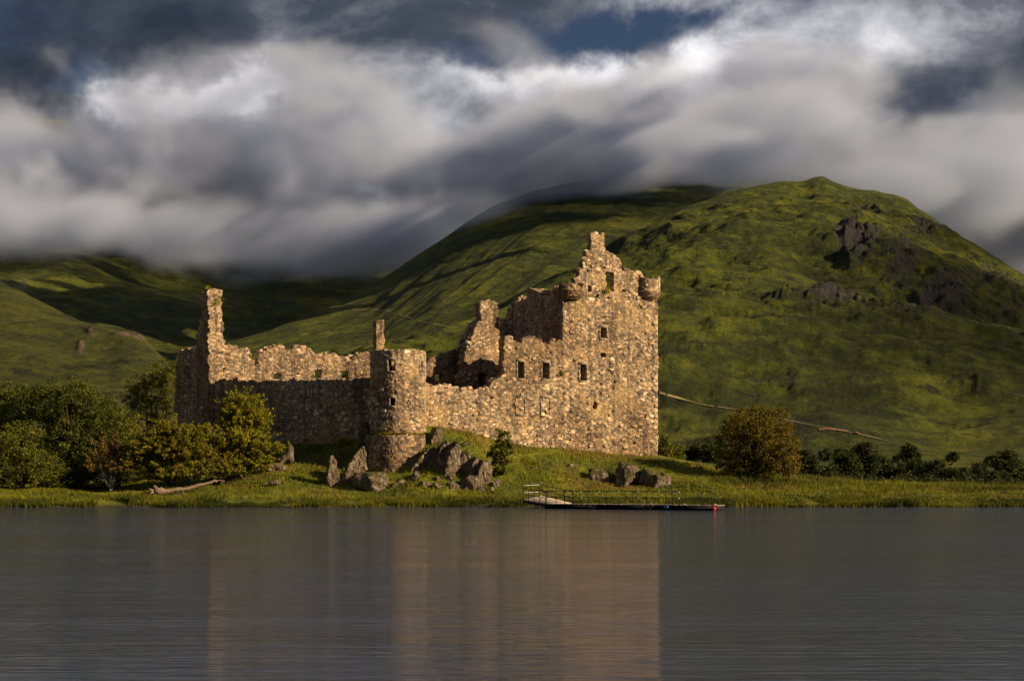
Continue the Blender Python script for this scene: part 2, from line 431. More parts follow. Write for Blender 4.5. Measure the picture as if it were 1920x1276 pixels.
# ------------------------------------------------------------------ water
def watermat():
    m, t, p, out = new_mat('loch_water')
    pos = t.n('ShaderNodeNewGeometry').outputs['Position']
    a = t.noise(t.scalev(pos, (0.5, 4.5, 1)), 1.0, 3, 0.55, 0.3); b = t.noise(t.scalev(pos, (0.06, 0.30, 1)), 0.6, 3, 0.5)
    h = t.m('ADD', t.m('MULTIPLY', a, 0.22), b)
    q = t.n('ShaderNodeBsdfPrincipled')
    for n, rough in ((p, 0.07), (q, 0.42)):
        n.inputs['Base Color'].default_value = (0.028, 0.038, 0.068, 1)
        n.inputs['IOR'].default_value = 1.333; n.inputs['Specular IOR Level'].default_value = 0.5
        n.inputs['Roughness'].default_value = rough
        n.inputs['Specular Tint'].default_value = (0.84, 0.87, 1.0, 1)
    bump(t, p, h, 0.24, 0.40); bump(t, q, h, 0.6, 0.5)
    # wind-ruffled and calm patches
    f = t.ss(t.noise(t.scalev(pos, (0.012, 0.05, 1)), 1.0, 4, 0.55), 0.30, 0.66, 0.20, 0.48)
    t.set(out.inputs[0], t.n('ShaderNodeMixShader', i={0: f, 1: p.outputs[0], 2: q.outputs[0]}))
    return m
wx = axis(-80, 80, 8, -3000, 3000, 1.3); wy = axis(0, 140, 7, -2500, 150, 1.3)
WX, WY = np.meshgrid(wx, wy); idx = np.arange(WX.size).reshape(WX.shape)
quads = np.stack([idx[:-1, :-1], idx[:-1, 1:], idx[1:, 1:], idx[1:, :-1]], -1).reshape(-1, 4)
water = mesh_obj('water', np.stack([WX, WY, WX * 0], -1).reshape(-1, 3), quads, watermat())
tag(water, 'dark rippled loch water reflecting castle and clouds', kind='structure')

# ------------------------------------------------------------------ hills
HILLS = {}
def hill(name, label, crest, base, x0, x1, ncol, nrow, mat, power, amps, crags=(), gully=None, seed=0, drop=0.5):
    """crest: photo x, photo y, distance; base: photo x, distance. A height field with real depth behind its skyline."""
    xs = np.linspace(x0, x1, ncol)
    c = np.array(crest, float); b = np.array(base, float)
    def sm(xp, fp):
        v = np.interp(xs, xp, fp); k = max(3, ncol // 90); ker = np.hanning(k * 2 + 1); ker /= ker.sum()
        return np.convolve(np.pad(v, k, mode='edge'), ker, 'valid')
    Yc = sm(c[:, 0], c[:, 2]); yc = np.interp(xs, c[:, 0], c[:, 1]); Yb = sm(b[:, 0], b[:, 1])
    k = max(2, ncol // 260); ker = np.hanning(k * 2 + 1); ker /= ker.sum()
    yc = np.convolve(np.pad(yc, k, mode='edge'), ker, 'valid')
    zc = CAM_H + (HOR - yc) * Yc / FPX
    kk = max(6, ncol // 22); ker = np.hanning(kk * 2 + 1); ker /= ker.sum()
    zs_ = np.convolve(np.pad(zc, kk, mode='edge'), ker, 'valid')
    s = np.concatenate([np.linspace(0, 1, nrow), 1 + np.linspace(0.02, 0.8, max(8, nrow // 12)) ** 1.3])[:, None]
    Y = Yb + (Yc - Yb) * s
    sc = np.clip(s, 0, 1)
    pr = power[0] * sc + (1 - power[0]) * sc ** power[1]
    over = np.clip(s - 1, 0, 9)
    Z = 1.5 + (zs_ - 1.5) * (pr - drop * over - 0.8 * over ** 2) + (zc - zs_) * np.clip(1 - np.abs(s - 1) * 7, 0, 1) ** 1.5
    X = (xs - 960)[None, :] * Y / FPX
    env = np.clip(sc * 6, 0, 1) * (1 - 0.75 * np.clip((sc - .85) / .15, 0, 1))
    L, A = amps
    n = fbm(X / L, Y / L, 6, seed, 0.52) * A
    n = n + ridged(X / (L * .45), Y / (L * .45), 4, seed + 5) * A * 0.28
    if gully:
        (dx, dy), GL, GA = gully
        a = X * dx + Y * dy; q = -X * dy + Y * dx
        n = n + ridged(q / GL, a / (GL * 10), 4, seed + 9) * GA + fbm(q / (GL * .3), a / (GL * 3), 3, seed + 19) * GA * .3
    n = n + ridged(X / (L * .13), Y / (L * .13), 4, seed + 41) * A * .13 + fbm(X / (L * .05), Y / (L * .05), 3, seed + 47) * A * .08
    rock = np.zeros_like(Z)
    ypx = HOR - (Z - CAM_H) * FPX / Y
    xpx = np.broadcast_to(xs[None, :], Z.shape)
    for (cx, cy, rx, ry, amt) in crags:
        g = np.exp(-(((xpx - cx) / rx) ** 2 + ((ypx - cy) / ry) ** 2))
        rock = np.maximum(rock, g * amt)
    n = n + rock * (ridged(X / (L * .09), Y / (L * .09), 4, seed + 33) * A * 0.45 + fbm(X / (L * .03), Y / (L * .03), 3, seed + 35) * A * .2)
    Z = Z + n * env
    idx = np.arange(Z.size).reshape(Z.shape)
    quads = np.stack([idx[:-1, :-1], idx[:-1, 1:], idx[1:, 1:], idx[1:, :-1]], -1).reshape(-1, 4)
    o = mesh_obj(name, np.stack([X, Y, Z], -1).reshape(-1, 3), quads, mat, attrs={'rock': rock.ravel()}, smooth=True)
    tag(o, label, kind='structure')
    HILLS[name] = (xs, X, Y, Z)
    return o
G_LIT = [(0.016, 0.024, 0.005), (0.056, 0.074, 0.006), (0.140, 0.155, 0.008), (0.235, 0.215, 0.016)]
G_DIM = [(0.012, 0.018, 0.006), (0.034, 0.043, 0.009), (0.070, 0.080, 0.012), (0.105, 0.100, 0.020)]  # darker copy of the grass: far slope's cloud shade put into the colour
hill('hillside', 'broad craggy green hill behind the castle tower',
     [(380, 885, 640), (500, 810, 760), (600, 735, 880), (700, 668, 1000), (760, 640, 1100), (870, 598, 1250), (950, 570, 1400), (1040, 528, 1600), (1150, 468, 1900), (1200, 432, 2050), (1290, 387, 2200), (1350, 364, 2300), (1440, 347, 2400), (1510, 338, 2500), (1528, 331, 2500), (1545, 330, 2500), (1562, 339, 2500), (1600, 350, 2480), (1680, 364, 2400), (1700, 372, 2380), (1715, 386, 2360), (1760, 420, 2300), (1830, 462, 2200), (1880, 495, 2150), (1920, 522, 2100), (2100, 620, 1900), (2500, 740, 1600)],
     [(380, 600), (700, 520), (1200, 420), (1920, 420), (2500, 420)], 385, 2480, 800, 330, hillmat('hill_grass', 90, G_LIT, (0.085, 0.074, 0.080)), (0.35, 1.5), (420, 46),
     crags=[(1610, 478, 52, 34, 1.0), (1690, 515, 60, 45, .62), (1760, 560, 90, 34, .75), (1850, 545, 80, 40, .55), (1500, 600, 50, 30, .65), (1560, 640, 95, 30, .75), (1700, 680, 90, 26, .5), (1640, 395, 90, 26, .55), (1740, 440, 60, 40, .65), (1900, 580, 70, 60, .5)], seed=3)
hill('ridge', 'long grassy ridge sloping from the clouds down to the valley',
     [(330, 668, 2300), (430, 640, 2450), (500, 622, 2500), (560, 598, 2600), (640, 570, 2750), (700, 535, 2900), (770, 486, 3000), (830, 448, 3050), (870, 420, 3100), (930, 385, 3150), (1000, 360, 3200), (1100, 338, 3300), (1200, 318, 3400), (1250, 314, 3400), (1340, 313, 3400), (1450, 320, 3350), (1510, 332, 3300), (1650, 360, 3300)],
     [(330, 1000), (1650, 1000)], 330, 1650, 520, 300, hillmat('ridge_grass', 130, G_LIT, (0.09, 0.08, 0.085)), (0.55, 1.6), (620, 14),
     gully=((0.33, 0.94), 75, 5), crags=[(1000, 480, 60, 30, .35), (760, 520, 40, 16, .3), (1300, 340, 140, 20, .5)], seed=11)
hill('mountain', 'dark green mountainside whose top is lost in cloud',
     [(-500, 190, 5600), (-200, 200, 5600), (0, 214, 5600), (60, 219, 5600), (115, 227, 5550), (220, 290, 5500), (400, 370, 5400), (600, 425, 5300), (760, 440, 5200), (900, 430, 5200), (1150, 440, 5200)],
     [(-500, 1500), (1150, 1500)], -500, 1150, 460, 260, hillmat('mountain_grass', 190, G_LIT, (0.075, 0.07, 0.075)), (0.30, 1.75), (900, 36),
     gully=((0.2, 0.98), 330, 15), crags=[(560, 490, 60, 25, .3), (200, 560, 120, 16, .25)], seed=23)
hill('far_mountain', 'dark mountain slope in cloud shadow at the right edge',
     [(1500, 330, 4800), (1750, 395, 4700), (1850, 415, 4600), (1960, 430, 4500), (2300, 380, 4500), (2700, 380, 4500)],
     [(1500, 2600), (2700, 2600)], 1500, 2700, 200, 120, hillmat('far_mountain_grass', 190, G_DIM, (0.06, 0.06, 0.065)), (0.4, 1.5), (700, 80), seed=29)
hill('green_hill', 'sunlit grassy hill with pink rock scars at the left edge',
     [(-500, 400, 1000), (-300, 440, 900), (-100, 492, 800), (0, 532, 740), (60, 560, 700), (120, 590, 660), (180, 615, 620), (220, 624, 590), (250, 626, 570), (270, 641, 556), (290, 660, 540), (320, 690, 520), (400, 760, 470), (470, 840, 420), (560, 895, 380)],
     [(-500, 230), (560, 230)], -500, 560, 420, 220, hillmat('near_hill_grass', 38, [(0.022, 0.032, 0.005), (0.060, 0.070, 0.008), (0.105, 0.110, 0.010), (0.150, 0.140, 0.016)], (0.30, 0.20, 0.15)), (0.45, 1.4), (150, 9),
     crags=[(172, 648, 12, 8, .8), (152, 675, 8, 12, .8), (232, 650, 16, 9, .9), (262, 645, 22, 12, .95), (60, 605, 20, 6, .4), (30, 640, 40, 5, .35)], seed=37)

# ------------------------------------------------------------------ castle
def stone_field(P, size=(0.30, 0.30, 0.19), seed=0):
    """jittered 3D cells: returns hue, tone, joint, relief per vertex"""
    q = P / np.array(size); qi = np.floor(q)
    N = len(P); F1 = np.full(N, 9.0); F2 = np.full(N, 9.0); hue = np.zeros(N); tone = np.zeros(N)
    for dx in (-1, 0, 1):
        for dy in (-1, 0, 1):
            for dz in (-1, 0, 1):
                c = qi + np.array((dx, dy, dz))
                a, b, d = c[:, 0], c[:, 1], c[:, 2]
                f = np.stack([hash3(a, b, d, seed + 1), hash3(a, b, d, seed + 2), hash3(a, b, d, seed + 3)], -1) * 0.8 + 0.1
                dist = np.linalg.norm(c + f - q, axis=1)
                h = hash3(a, b, d, seed + 4); tt = hash3(a, b, d, seed + 5)
                new = dist < F1
                F2 = np.where(new, F1, np.minimum(F2, dist))
                hue = np.where(new, h, hue); tone = np.where(new, tt, tone); F1 = np.where(new, dist, F1)
    e = F2 - F1
    joint = 1 - np.clip((e - 0.03) / 0.16, 0, 1)
    return hue, tone, joint, (1 - joint) * 0.05 + (tone - 0.5) * 0.06
def stone_field2(P, seed=0):
    """two sizes of stone: small rubble with larger blocks among it"""
    h, t, j, r = stone_field(P, seed=seed)
    H, T, J, Rr = stone_field(P, (0.62, 0.62, 0.31), seed + 90)
    big = hash3(np.floor(H * 1e5), np.floor(T * 1e5), H * 0, 3) < 0.18
    return np.where(big, H, h), np.where(big, T, t), np.where(big, J, np.maximum(j, np.where(J > .6, J, 0))), np.where(big, Rr, r)
def panel(name, ts, zs, keep, front, back, parent, mat=None, layers=6, wrap=False, seed=0):
    """a thick masonry sheet: keep[z,t] cells between a front and a back surface, with stone relief"""
    nt_, nz_ = len(ts), len(zs)
    T, Z = np.meshgrid(ts, zs)
    Fv, Fn = front(T.ravel(), Z.ravel()); Bv = back(T.ravel(), Z.ravel())
    vid = np.arange(nt_ * nz_).reshape(nz_, nt_)
    jj, ii = np.nonzero(keep)
    i2 = (ii + 1) % nt_ if wrap else ii + 1
    q = np.stack([vid[jj, ii], vid[jj, i2], vid[jj + 1, i2], vid[jj + 1, ii]], -1)
    # boundary edges
    K = keep
    nc = K.shape[1]
    def nb(a, dj, di):
        o = np.zeros_like(a)
        if dj == 0 and wrap: return np.roll(a, -di, axis=1)
        src = a[max(dj, 0):a.shape[0] + min(dj, 0), max(di, 0):a.shape[1] + min(di, 0)]
        o[max(-dj, 0):a.shape[0] + min(-dj, 0), max(-di, 0):a.shape[1] + min(-di, 0)] = src
        return o
    E = []
    def col(i): return i % nt_ if wrap else i
    for dj, di, fa, fb in ((1, 0, (1, 0), (1, 1)), (-1, 0, (0, 1), (0, 0)), (0, 1, (1, 1), (0, 1)), (0, -1, (0, 0), (1, 0))):
        m = K & ~nb(K, dj, di)
        j, i = np.nonzero(m)
        E.append(np.stack([vid[j + fa[0], col(i + fa[1])], vid[j + fb[0], col(i + fb[1])]], -1))
    E = np.concatenate(E)
    NV = nt_ * nz_
    bv = np.unique(E); mp = -np.ones(NV, np.int64); mp[bv] = np.arange(len(bv))
    L = layers
    verts = [Fv, Bv]
    for l in range(1, L):
        verts.append(Fv[bv] + (Bv[bv] - Fv[bv]) * l / L)
    off = lambda l: (0 if l == 0 else NV if l == L else 2 * NV + (l - 1) * len(bv))
    def lid(l, v): return v if l == 0 else v + NV if l == L else off(l) + mp[v]
    faces = [q, (q + NV)[:, ::-1]]
    for l in range(L):
        faces.append(np.stack([lid(l, E[:, 0]), lid(l, E[:, 1]), lid(l + 1, E[:, 1]), lid(l + 1, E[:, 0])], -1))
    P = np.concatenate(verts); Fc = np.concatenate(faces)
    used = np.unique(Fc); re = -np.ones(len(P), np.int64); re[used] = np.arange(len(used)); Fc = re[Fc]
    nrm = np.concatenate([Fn, -Fn] + [np.zeros((len(bv), 3))] * (L - 1))[used]
    # edges of the sheet crumble: push border vertices a little
    edge = np.zeros(len(P)); edge[bv] = 1; edge[bv + NV] = 1; edge[2 * NV:] = 1; edge = edge[used]
    P = P[used]
    hue, tone, joint, rel = stone_field2(P, seed=seed)
    P = P + nrm * rel[:, None]
    jit = np.stack([vnoise(P[:, 0] * 3.1 + P[:, 2] * 1.7, P[:, 1] * 3.1 + P[:, 2] * 2.9, seed + k) for k in (1, 2, 3)], -1)
    P = P + jit * (0.05 + 0.16 * edge)[:, None] * np.array((1, 1, 0.8))
    cen = P.mean(0)
    o = mesh_obj(name, P, Fc, mat or M_STONE, attrs={'stone_hue': hue, 'stone_tone': tone, 'joint': joint}, loc=(cen[0], cen[1], P[:, 2].min()))
    if parent is not None: put(o, parent)
    return o
def in_poly(px, py, poly):
    r = np.zeros(np.shape(px), bool); n = len(poly)
    for k in range(n):
        x1, y1 = poly[k]; x2, y2 = poly[(k + 1) % n]
        if y1 == y2: continue
        c = ((y1 > py) != (y2 > py)) & (px < (x2 - x1) * (py - y1) / (y2 - y1) + x1)
        r ^= c
    return r
class Wall:
    """a straight masonry wall standing on plan line p0->p1 (outer face), body on the left-hand side of the line"""
    def __init__(s, p0, p1, th):
        s.p0 = np.array(p0, float); d = np.array(p1, float) - s.p0; s.len = np.linalg.norm(d); s.d = d / s.len
        s.n = np.array((s.d[1], -s.d[0])); s.th = th            # outward normal
    def tz(s, x, y):                                              # photo pixel -> place on the face
        u = (x - 960) / FPX
        t = (u * s.p0[1] - s.p0[0]) / (s.d[0] - u * s.d[1])
        Y = s.p0[1] + s.d[1] * t
        return t, PZ(y, Y)
    def pt(s, t, z, out=0.0):
        p = s.p0 + s.d * t + s.n * out
        return np.array((p[0], p[1], z))
    def build(s, name, poly, holes, parent, cell=0.072, rag=0.10, seed=0, mat=None, flip=False):
        poly = np.array(poly, float)
        t0, t1 = poly[:, 0].min() - .3, poly[:, 0].max() + .3; z0, z1 = poly[:, 1].min(), poly[:, 1].max() + .3
        ts = np.arange(t0, t1, cell); zs = np.arange(z0, z1, cell)
        C, D = np.meshgrid((ts[:-1] + ts[1:]) / 2, (zs[:-1] + zs[1:]) / 2)
        wt = C + rag * 2.2 * fbm(C * 1.9 + 7, D * 1.9, 3, seed + 50); wz = D + rag * 3.0 * fbm(C * 1.6, D * 1.6 + 5, 3, seed + 60)
        keep = in_poly(wt, wz, poly)
        for h in holes:
            a, b, c, d = h[:4]
            if len(h) > 4: keep &= ~((wt > a) & (wt < b) & (wz > c) & (wz < d))
            else: keep &= ~((C > a) & (C < b) & (D > c) & (D < d))
        sg = 1.0
        def front(t, z):
            p = s.p0[None] + s.d[None] * t[:, None]
            return np.column_stack([p, z]), np.tile(np.array((s.n[0], s.n[1], 0)), (len(t), 1))
        def back(t, z):
            p = s.p0[None] + s.d[None] * t[:, None] - s.n[None] * s.th
            return np.column_stack([p, z])
        return panel(name, ts, zs, keep, front, back, parent, mat, layers=max(3, int(s.th / 0.25)), seed=seed)
    def px(s, pts): return [s.tz(*p) for p in pts]
    def hole(s, x0, y0, x1, y1):
        a = s.tz(x0, y1); b = s.tz(x1, y0)
        return (a[0], b[0], a[1], b[1])
def surround(w, h, parent, wd=0.15, mat=None):
    """dressed stone blocks framing an opening: two jambs, lintel, sill, each its own block"""
    a, b, c, d = h
    ax = (*w.d, 0); ay = (*w.n, 0)
    sub = []
    rnd = random.Random(int(a * 100))
    nb = max(2, int((d - c) / 0.5))
    for sx in (-1, 1):
        for k in range(nb):
            zz0 = c + (d - c) * k / nb; zz1 = c + (d - c) * (k + 1) / nb
            ww = wd * rnd.uniform(.8, 1.7)
            tc = a - ww / 2 + .02 if sx < 0 else b + ww / 2 - .02
            sub.append(('jamb', tc, (zz0 + zz1) / 2, ww, zz1 - zz0 - .02))
    sub.append(('lintel', (a + b) / 2, d + .13, b - a + wd * 1.7, .28)); sub.append(('sill', (a + b) / 2, c - .09, b - a + wd * 1.5, .18))
    for nm, tc, zc, sw, sh in sub:
        p = w.pt(tc, zc, 0.045 - 0.2)
        v, f = box_vf(0, 0, 0, sw, 0.5, sh, ax, ay)
        v = v + RNG.normal(0, .008, v.shape)
        mesh_obj(nm, v + p, f, mat or M_DRESSED, parent=parent, loc=p)

RTc = np.array((PX(746.5, 148), 148.0))
castle = empty('castle_ruin', (float(RTc[0]), float(RTc[1]), 4.0))
tag(castle, 'ruined stone castle with tall keep and round tower on grassy knoll', 'castle')
TH = R(24); D1 = np.array((math.cos(TH), math.sin(TH))); N1 = np.array((-D1[1], D1[0]))
F0 = np.array((PX(770, 149), 149.0))
def on_line(p0, d, x):
    u = (x - 960) / FPX; return (u * p0[1] - p0[0]) / (d[0] - u * d[1])
tA = on_line(F0, D1, 1055); tB = on_line(F0, D1, 1233)
A = F0 + D1 * tA; B = F0 + D1 * tB
Cc = A + N1 * 16.0; Dd = B + N1 * 16.0

# --- tower house (keep)
fr = Wall(A + N1 * 0.03, B + N1 * 0.03, 1.9)
H_win = [fr.hole(1087, 683, 1099, 713), fr.hole(1125, 614, 1137, 634)]
H_hole = [fr.hole(1126, 661, 1135, 669), fr.hole(1112, 753, 1119, 766), fr.hole(1149, 713, 1154, 719), fr.hole(1147, 725, 1152, 731), fr.hole(1070, 601, 1073, 606), fr.hole(1187, 828, 1192, 831), fr.hole(1101, 536, 1108, 547), fr.hole(1116, 551, 1122, 558), fr.hole(1166, 543, 1173, 548)]
dorm = fr.hole(1136, 511, 1150, 545)
fpoly = fr.px([(1055, 900), (1055, 552), (1066, 549), (1233, 551), (1233, 900)])
gpoly = fr.px([(1077, 556), (1077, 521), (1085, 518), (1085, 506), (1092, 503), (1092, 487), (1098, 484), (1098, 471), (1107, 469), (1107, 437), (1134, 438), (1134, 470), (1142, 474), (1151, 481), (1162, 488), (1166, 494), (1165, 507), (1178, 505), (1190, 511), (1200, 514), (1206, 522), (1214, 530), (1226, 548), (1226, 556)])
keep_front = fr.build('keep_front_wall', fpoly, H_win + H_hole, castle, seed=1, rag=.06)
gb = Wall(A + N1 * 0.05, B + N1 * 0.05, 0.7)
keep_gable = gb.build('keep_gable', gpoly, H_hole + [dorm], castle, seed=1, rag=.08)
for h in H_win: surround(fr, h, keep_front)
for x0, y0 in ((1166, 768), ):
    pass
wc = Wall(Cc + N1 * 0, A + D1 * .05 + N1 * 1.2, 1.7)
lf = Wall(Cc + D1 * .05, A + D1 * .05 - N1 * 0.05, 1.7)
lpoly_px = [(1054, 900), (1054, 546), (1044, 549), (1036, 546), (1030, 549), (1018, 544), (1008, 548), (1000, 541), (990, 546), (986, 556), (974, 562), (968, 572), (961, 577), (958, 590), (950, 597), (945, 612), (938, 625), (934, 900)]
lp = lf.px(lpoly_px); lp = [(min(t, lf.len - 1.4), z) for t, z in lp]
lp[0] = (lf.len - 1.4, 4.5); lp[-1] = (lp[-1][0], 4.5)
lf.build('keep_side_wall', lp, [], castle, seed=2, rag=.16)
rt = Wall(B - D1 * .05 + N1 * 1.2, Dd - D1 * .05, 1.7)
rt.build('keep_side_wall', [(0, 3.5), (0, 22.3), (3, 22.0), (5, 20.5), (8, 21), (11, 19), (13, 19.5), (14.8, 17), (14.8, 3.5)], [(5, 6, 12, 13.6), (9, 10, 16, 17.4)], castle, seed=3, rag=.16)
bk = Wall(Dd - D1 * .6, Cc + D1 * .6, 1.5)
bk.build('keep_back_wall', [(0, 3.5), (0, 17), (2, 18), (4, 15), (7, 16), (9, 14), (bk.len, 13), (bk.len, 3.5)], [], castle, seed=4, rag=.16)

def lathe_part(name, c, prof, ztop, parent, inner, seed=0, cell=.085, holes=(), mat=None, rag=.15, z0=None):
    """round masonry drum; prof: list of (z, radius); ztop(angle) gives the broken top"""
    pz = np.array(prof, float)
    rmax = pz[:, 1].max(); nt_ = int(2 * math.pi * rmax / cell)
    th = np.arange(nt_) / nt_ * 2 * math.pi
    zs = np.arange(pz[:, 0].min(), pz[:, 0].max() + 1e-6, cell)
    Tm = th + math.pi / nt_; Zm = (zs[:-1] + zs[1:]) / 2
    TT, ZZ = np.meshgrid(Tm, Zm)
    keep = ZZ + rag * 2 * fbm(TT * rmax * 1.7, ZZ * 1.7, 3, seed + 70) < ztop(TT)
    for (a, z_a, wdt, hgt) in holes:
        da = (TT - a + math.pi) % (2 * math.pi) - math.pi
        keep &= ~((np.abs(da) * rmax < wdt / 2) & (np.abs(ZZ - z_a) < hgt / 2))
    def front(t, z):
        r = np.interp(z, pz[:, 0], pz[:, 1])
        return np.column_stack([c[0] + r * np.cos(t), c[1] + r * np.sin(t), z]), np.column_stack([np.cos(t), np.sin(t), t * 0])
    def back(t, z):
        r = np.maximum(np.interp(z, pz[:, 0], pz[:, 1]) - inner, 0.15)
        return np.column_stack([c[0] + r * np.cos(t), c[1] + r * np.sin(t), z])
    return panel(name, th, zs, keep, front, back, parent, mat, layers=max(3, int(inner / .25)), wrap=True, seed=seed)
# bartizans on the two front corners of the keep
def bartizan(xpx, Y, r, z_cor, z_drum, z_top, ztop, seed):
    c = (PX(xpx, Y), Y)
    prof = [(z_cor, r * .55), (z_cor + .35, r * .80), (z_cor + .36, r * .86), (z_cor + .62, r * .90), (z_cor + .63, r * .97), (z_cor + .86, r * 1.0), (z_cor + .87, r * 1.05), (z_drum, r * 1.06), (z_drum + .02, r * .98), (z_top, r * .98)]
    return lathe_part('corner_turret', c, prof, ztop, keep_front, .5, seed=seed, cell=.09, rag=.12)
YA, YB = A[1] + .9, B[1] + .2
zc = PZ(561, A[1]); 
bartizan(1066, YA, 1.72, zc, zc + 1.05, zc + 2.6, lambda a: zc + 1.55 + .25 * np.sin(a * 3) + .5 * (np.cos(a - 1.0) > .3), 5)
zd = PZ(564, B[1])
bartizan(1213, YB, 1.48, zd, zd + 1.05, zd + 3.6, lambda a: zd + 2.55 + .25 * np.sin(a * 2 + 1) + .75 * np.clip(np.cos(a - 2.6), 0, 1), 6)

# --- front curtain (barrack range) between round tower and keep
cw = Wall(F0, A + D1 * .3, 1.3)
H_c = [cw.hole(970, 678, 983, 709), cw.hole(1016, 680, 1030, 710)]
cpoly = cw.px([(775, 840), (775, 716), (800, 720), (818, 723), (835, 720), (852, 727), (868, 730), (880, 727), (893, 733), (905, 729), (918, 722), (926, 712), (938, 706), (945, 700), (944, 660), (946, 633), (962, 633), (963, 640), (977, 641), (980, 633), (986, 631), (1015, 632), (1016, 644), (1030, 645), (1033, 638), (1056, 636), (1058, 638), (1058, 900), (900, 900)])
curtain = cw.build('curtain_wall', cpoly, H_c + [cw.hole(818, 812, 820, 813)], castle, seed=7, rag=.12)
for h in H_c: surround(cw, h, curtain, .10)
# walled-up windows below
for (x0, y0, x1, y1) in ((968, 746, 984, 776), (1014, 746, 1030, 778)):
    a, b, c, d = cw.hole(x0, y0, x1, y1)
    surround(cw, (a, b, c, d), curtain, .09, M_LOOSE)
a, b, c, d = fr.hole(1163, 764, 1170, 776); 
# --- round tower
cosr = math.pi * 1.5
def ang(xpx): return math.pi * 1.5 + math.asin(max(-1, min(1, (PX(xpx, 147) - RTc[0]) / 2.86)))
zt = PZ(657, 146)
lathe_part('round_tower_drum', RTc, [(PZ(818, 146), 2.86), (zt + .6, 2.84)], lambda a: zt + .05 + .04 * np.sin(a * 5) - .35 * np.clip(np.sin(a * 1.0), 0, 1), castle, .9, seed=8,
           holes=[(ang(737), PZ(686, 146), .72, 1.15), (ang(791), PZ(687, 147), .9, 1.2), (ang(739), PZ(754, 146), .52, .78), (ang(793), PZ(756, 147), .9, .85), (ang(770), PZ(757, 146), .16, .5)], rag=.05)
tower = castle.children[-1]
for (xp, yp, ww, hh) in ((737, 686, .72, 1.15), (791, 687, .5, 1.2), (739, 754, .52, .78), (792.5, 756, .4, .85), (770, 757, .16, .45)):
    a = ang(xp); n = np.array((math.cos(a), math.sin(a))); p = RTc + n * 2.86
    w2 = Wall(p, p + np.array((-n[1], n[0])), .5)
    z = PZ(yp, 146); surround(w2, (-ww / 2, ww / 2, z - hh / 2, z + hh / 2), tower, .12)
zl = PZ(815, 145.5)
lathe_part('round_tower_plinth', RTc, [(2.0, 3.55), (PZ(880, 145), 3.42), (zl, 3.24), (zl + .2, 3.2)], lambda a: zl + .02 * np.sin(a * 9), castle, 1.2, seed=9, rag=.04)
# --- left curtain in shade, left gable with its tall stack
S0 = RTc + np.array((-1.2, 1.6))
dS = np.array((-0.80, 0.60)); tS = on_line(S0, dS, 408); S1 = S0 + dS * tS
sw = Wall(S1, S0, 1.3)
sp = sw.px([(404, 900), (404, 712), (440, 711), (441, 706), (446, 706), (447, 713), (500, 714), (560, 711), (610, 713), (640, 709), (645, 713), (655, 711), (696, 709), (700, 709), (712, 709), (712, 900)])
sp[0] = (sp[0][0], 3.5); sp[-1] = (sp[-1][0], 3.5); 
sw.build('curtain_wall', sp, [], castle, seed=10, rag=.10)
dG = np.array((-0.62, 0.785)); G0 = S1 + np.array((.9, .5))
gw = Wall(G0 + dG * 14.2, G0, 1.45)
def gpx(l): return gw.px(l)
gp = gpx([(326, 900), (327, 780), (330, 690), (334, 660), (345, 655), (368, 652), (371, 620), (373, 600), (378, 592), (380, 545), (394, 544), (396, 600), (398, 630), (402, 660), (404, 900)])
gp[0] = (gp[0][0], 3.5); gp[-1] = (gp[-1][0], 3.5)
gw.build('gable_wall', gp, [], castle, seed=11, rag=.16)
# lit broken end of the gable and its stack
ge = Wall(G0 + np.array((-1.2, 0.9)), G0 + np.array((-1.2, 0.9)) + D1 * 4, 1.2)
ge.build('gable_end', [(t, z) if z > 8 else (t, 3.5) for t, z in ge.px([(392, 1000), (391, 660), (390, 600), (391, 575), (388, 572), (388, 543), (408, 543), (408, 570), (406, 575), (410, 598), (414, 612), (417, 630), (420, 646), (421, 1000)])], [], castle, seed=12, rag=.14)
# --- far range wall, sunlit inner face
nA = np.array((PX(400, 168), 168.0)); nB = np.array((PX(905, 177), 177.0))
nw = Wall(nA, nB, 1.2)
H_n = [nw.hole(511, 700, 526, 711), nw.hole(589, 694, 603, 708), nw.hole(640, 696, 652, 712)]
np_ = nw.px([(400, 800), (400, 646), (420, 646), (447, 652), (469, 655), (471, 676), (480, 681), (486, 677), (487, 660), (497, 655), (504, 649), (520, 647), (536, 653), (560, 649), (578, 653), (590, 664), (612, 661), (628, 664), (645, 665), (655, 678), (660, 667), (672, 661), (696, 658), (730, 664), (780, 690), (800, 730), (905, 760), (905, 800)])
far = nw.build('range_wall', np_, H_n, castle, seed=13, rag=.16)
# --- inner gable with chimney, between round tower and keep
I0 = np.array((PX(858, 156.3), 156.3))
iw = Wall(I0, I0 + D1 * 6, 1.3)
ip = iw.px([(858, 850), (860, 715), (866, 690), (872, 660), (880, 640), (888, 628), (890, 612), (898, 604), (901, 598), (901, 566), (933, 565), (934, 602), (936, 640), (938, 660), (948, 690), (948, 850)])
inner = iw.build('inner_gable', ip, [iw.hole(898, 700, 912, 727)], castle, seed=14, rag=.16)
I1 = np.array((PX(800, 157.6), 157.6)); iw2 = Wall(I1, I1 + D1 * 6, 1.0)
iw2.build('inner_gable', iw2.px([(797, 850), (797, 676), (806, 672), (820, 668), (835, 661), (850, 658), (860, 653), (868, 640), (880, 615), (888, 606), (896, 600), (908, 640), (940, 640), (940, 850)]), [iw2.hole(854, 703, 867, 725), iw2.hole(815, 700, 829, 714)], castle, seed=15, rag=.18)
I2 = np.array((PX(930, 160), 160.0)); iw3 = Wall(I2 + N1 * 9, I2, 1.2)
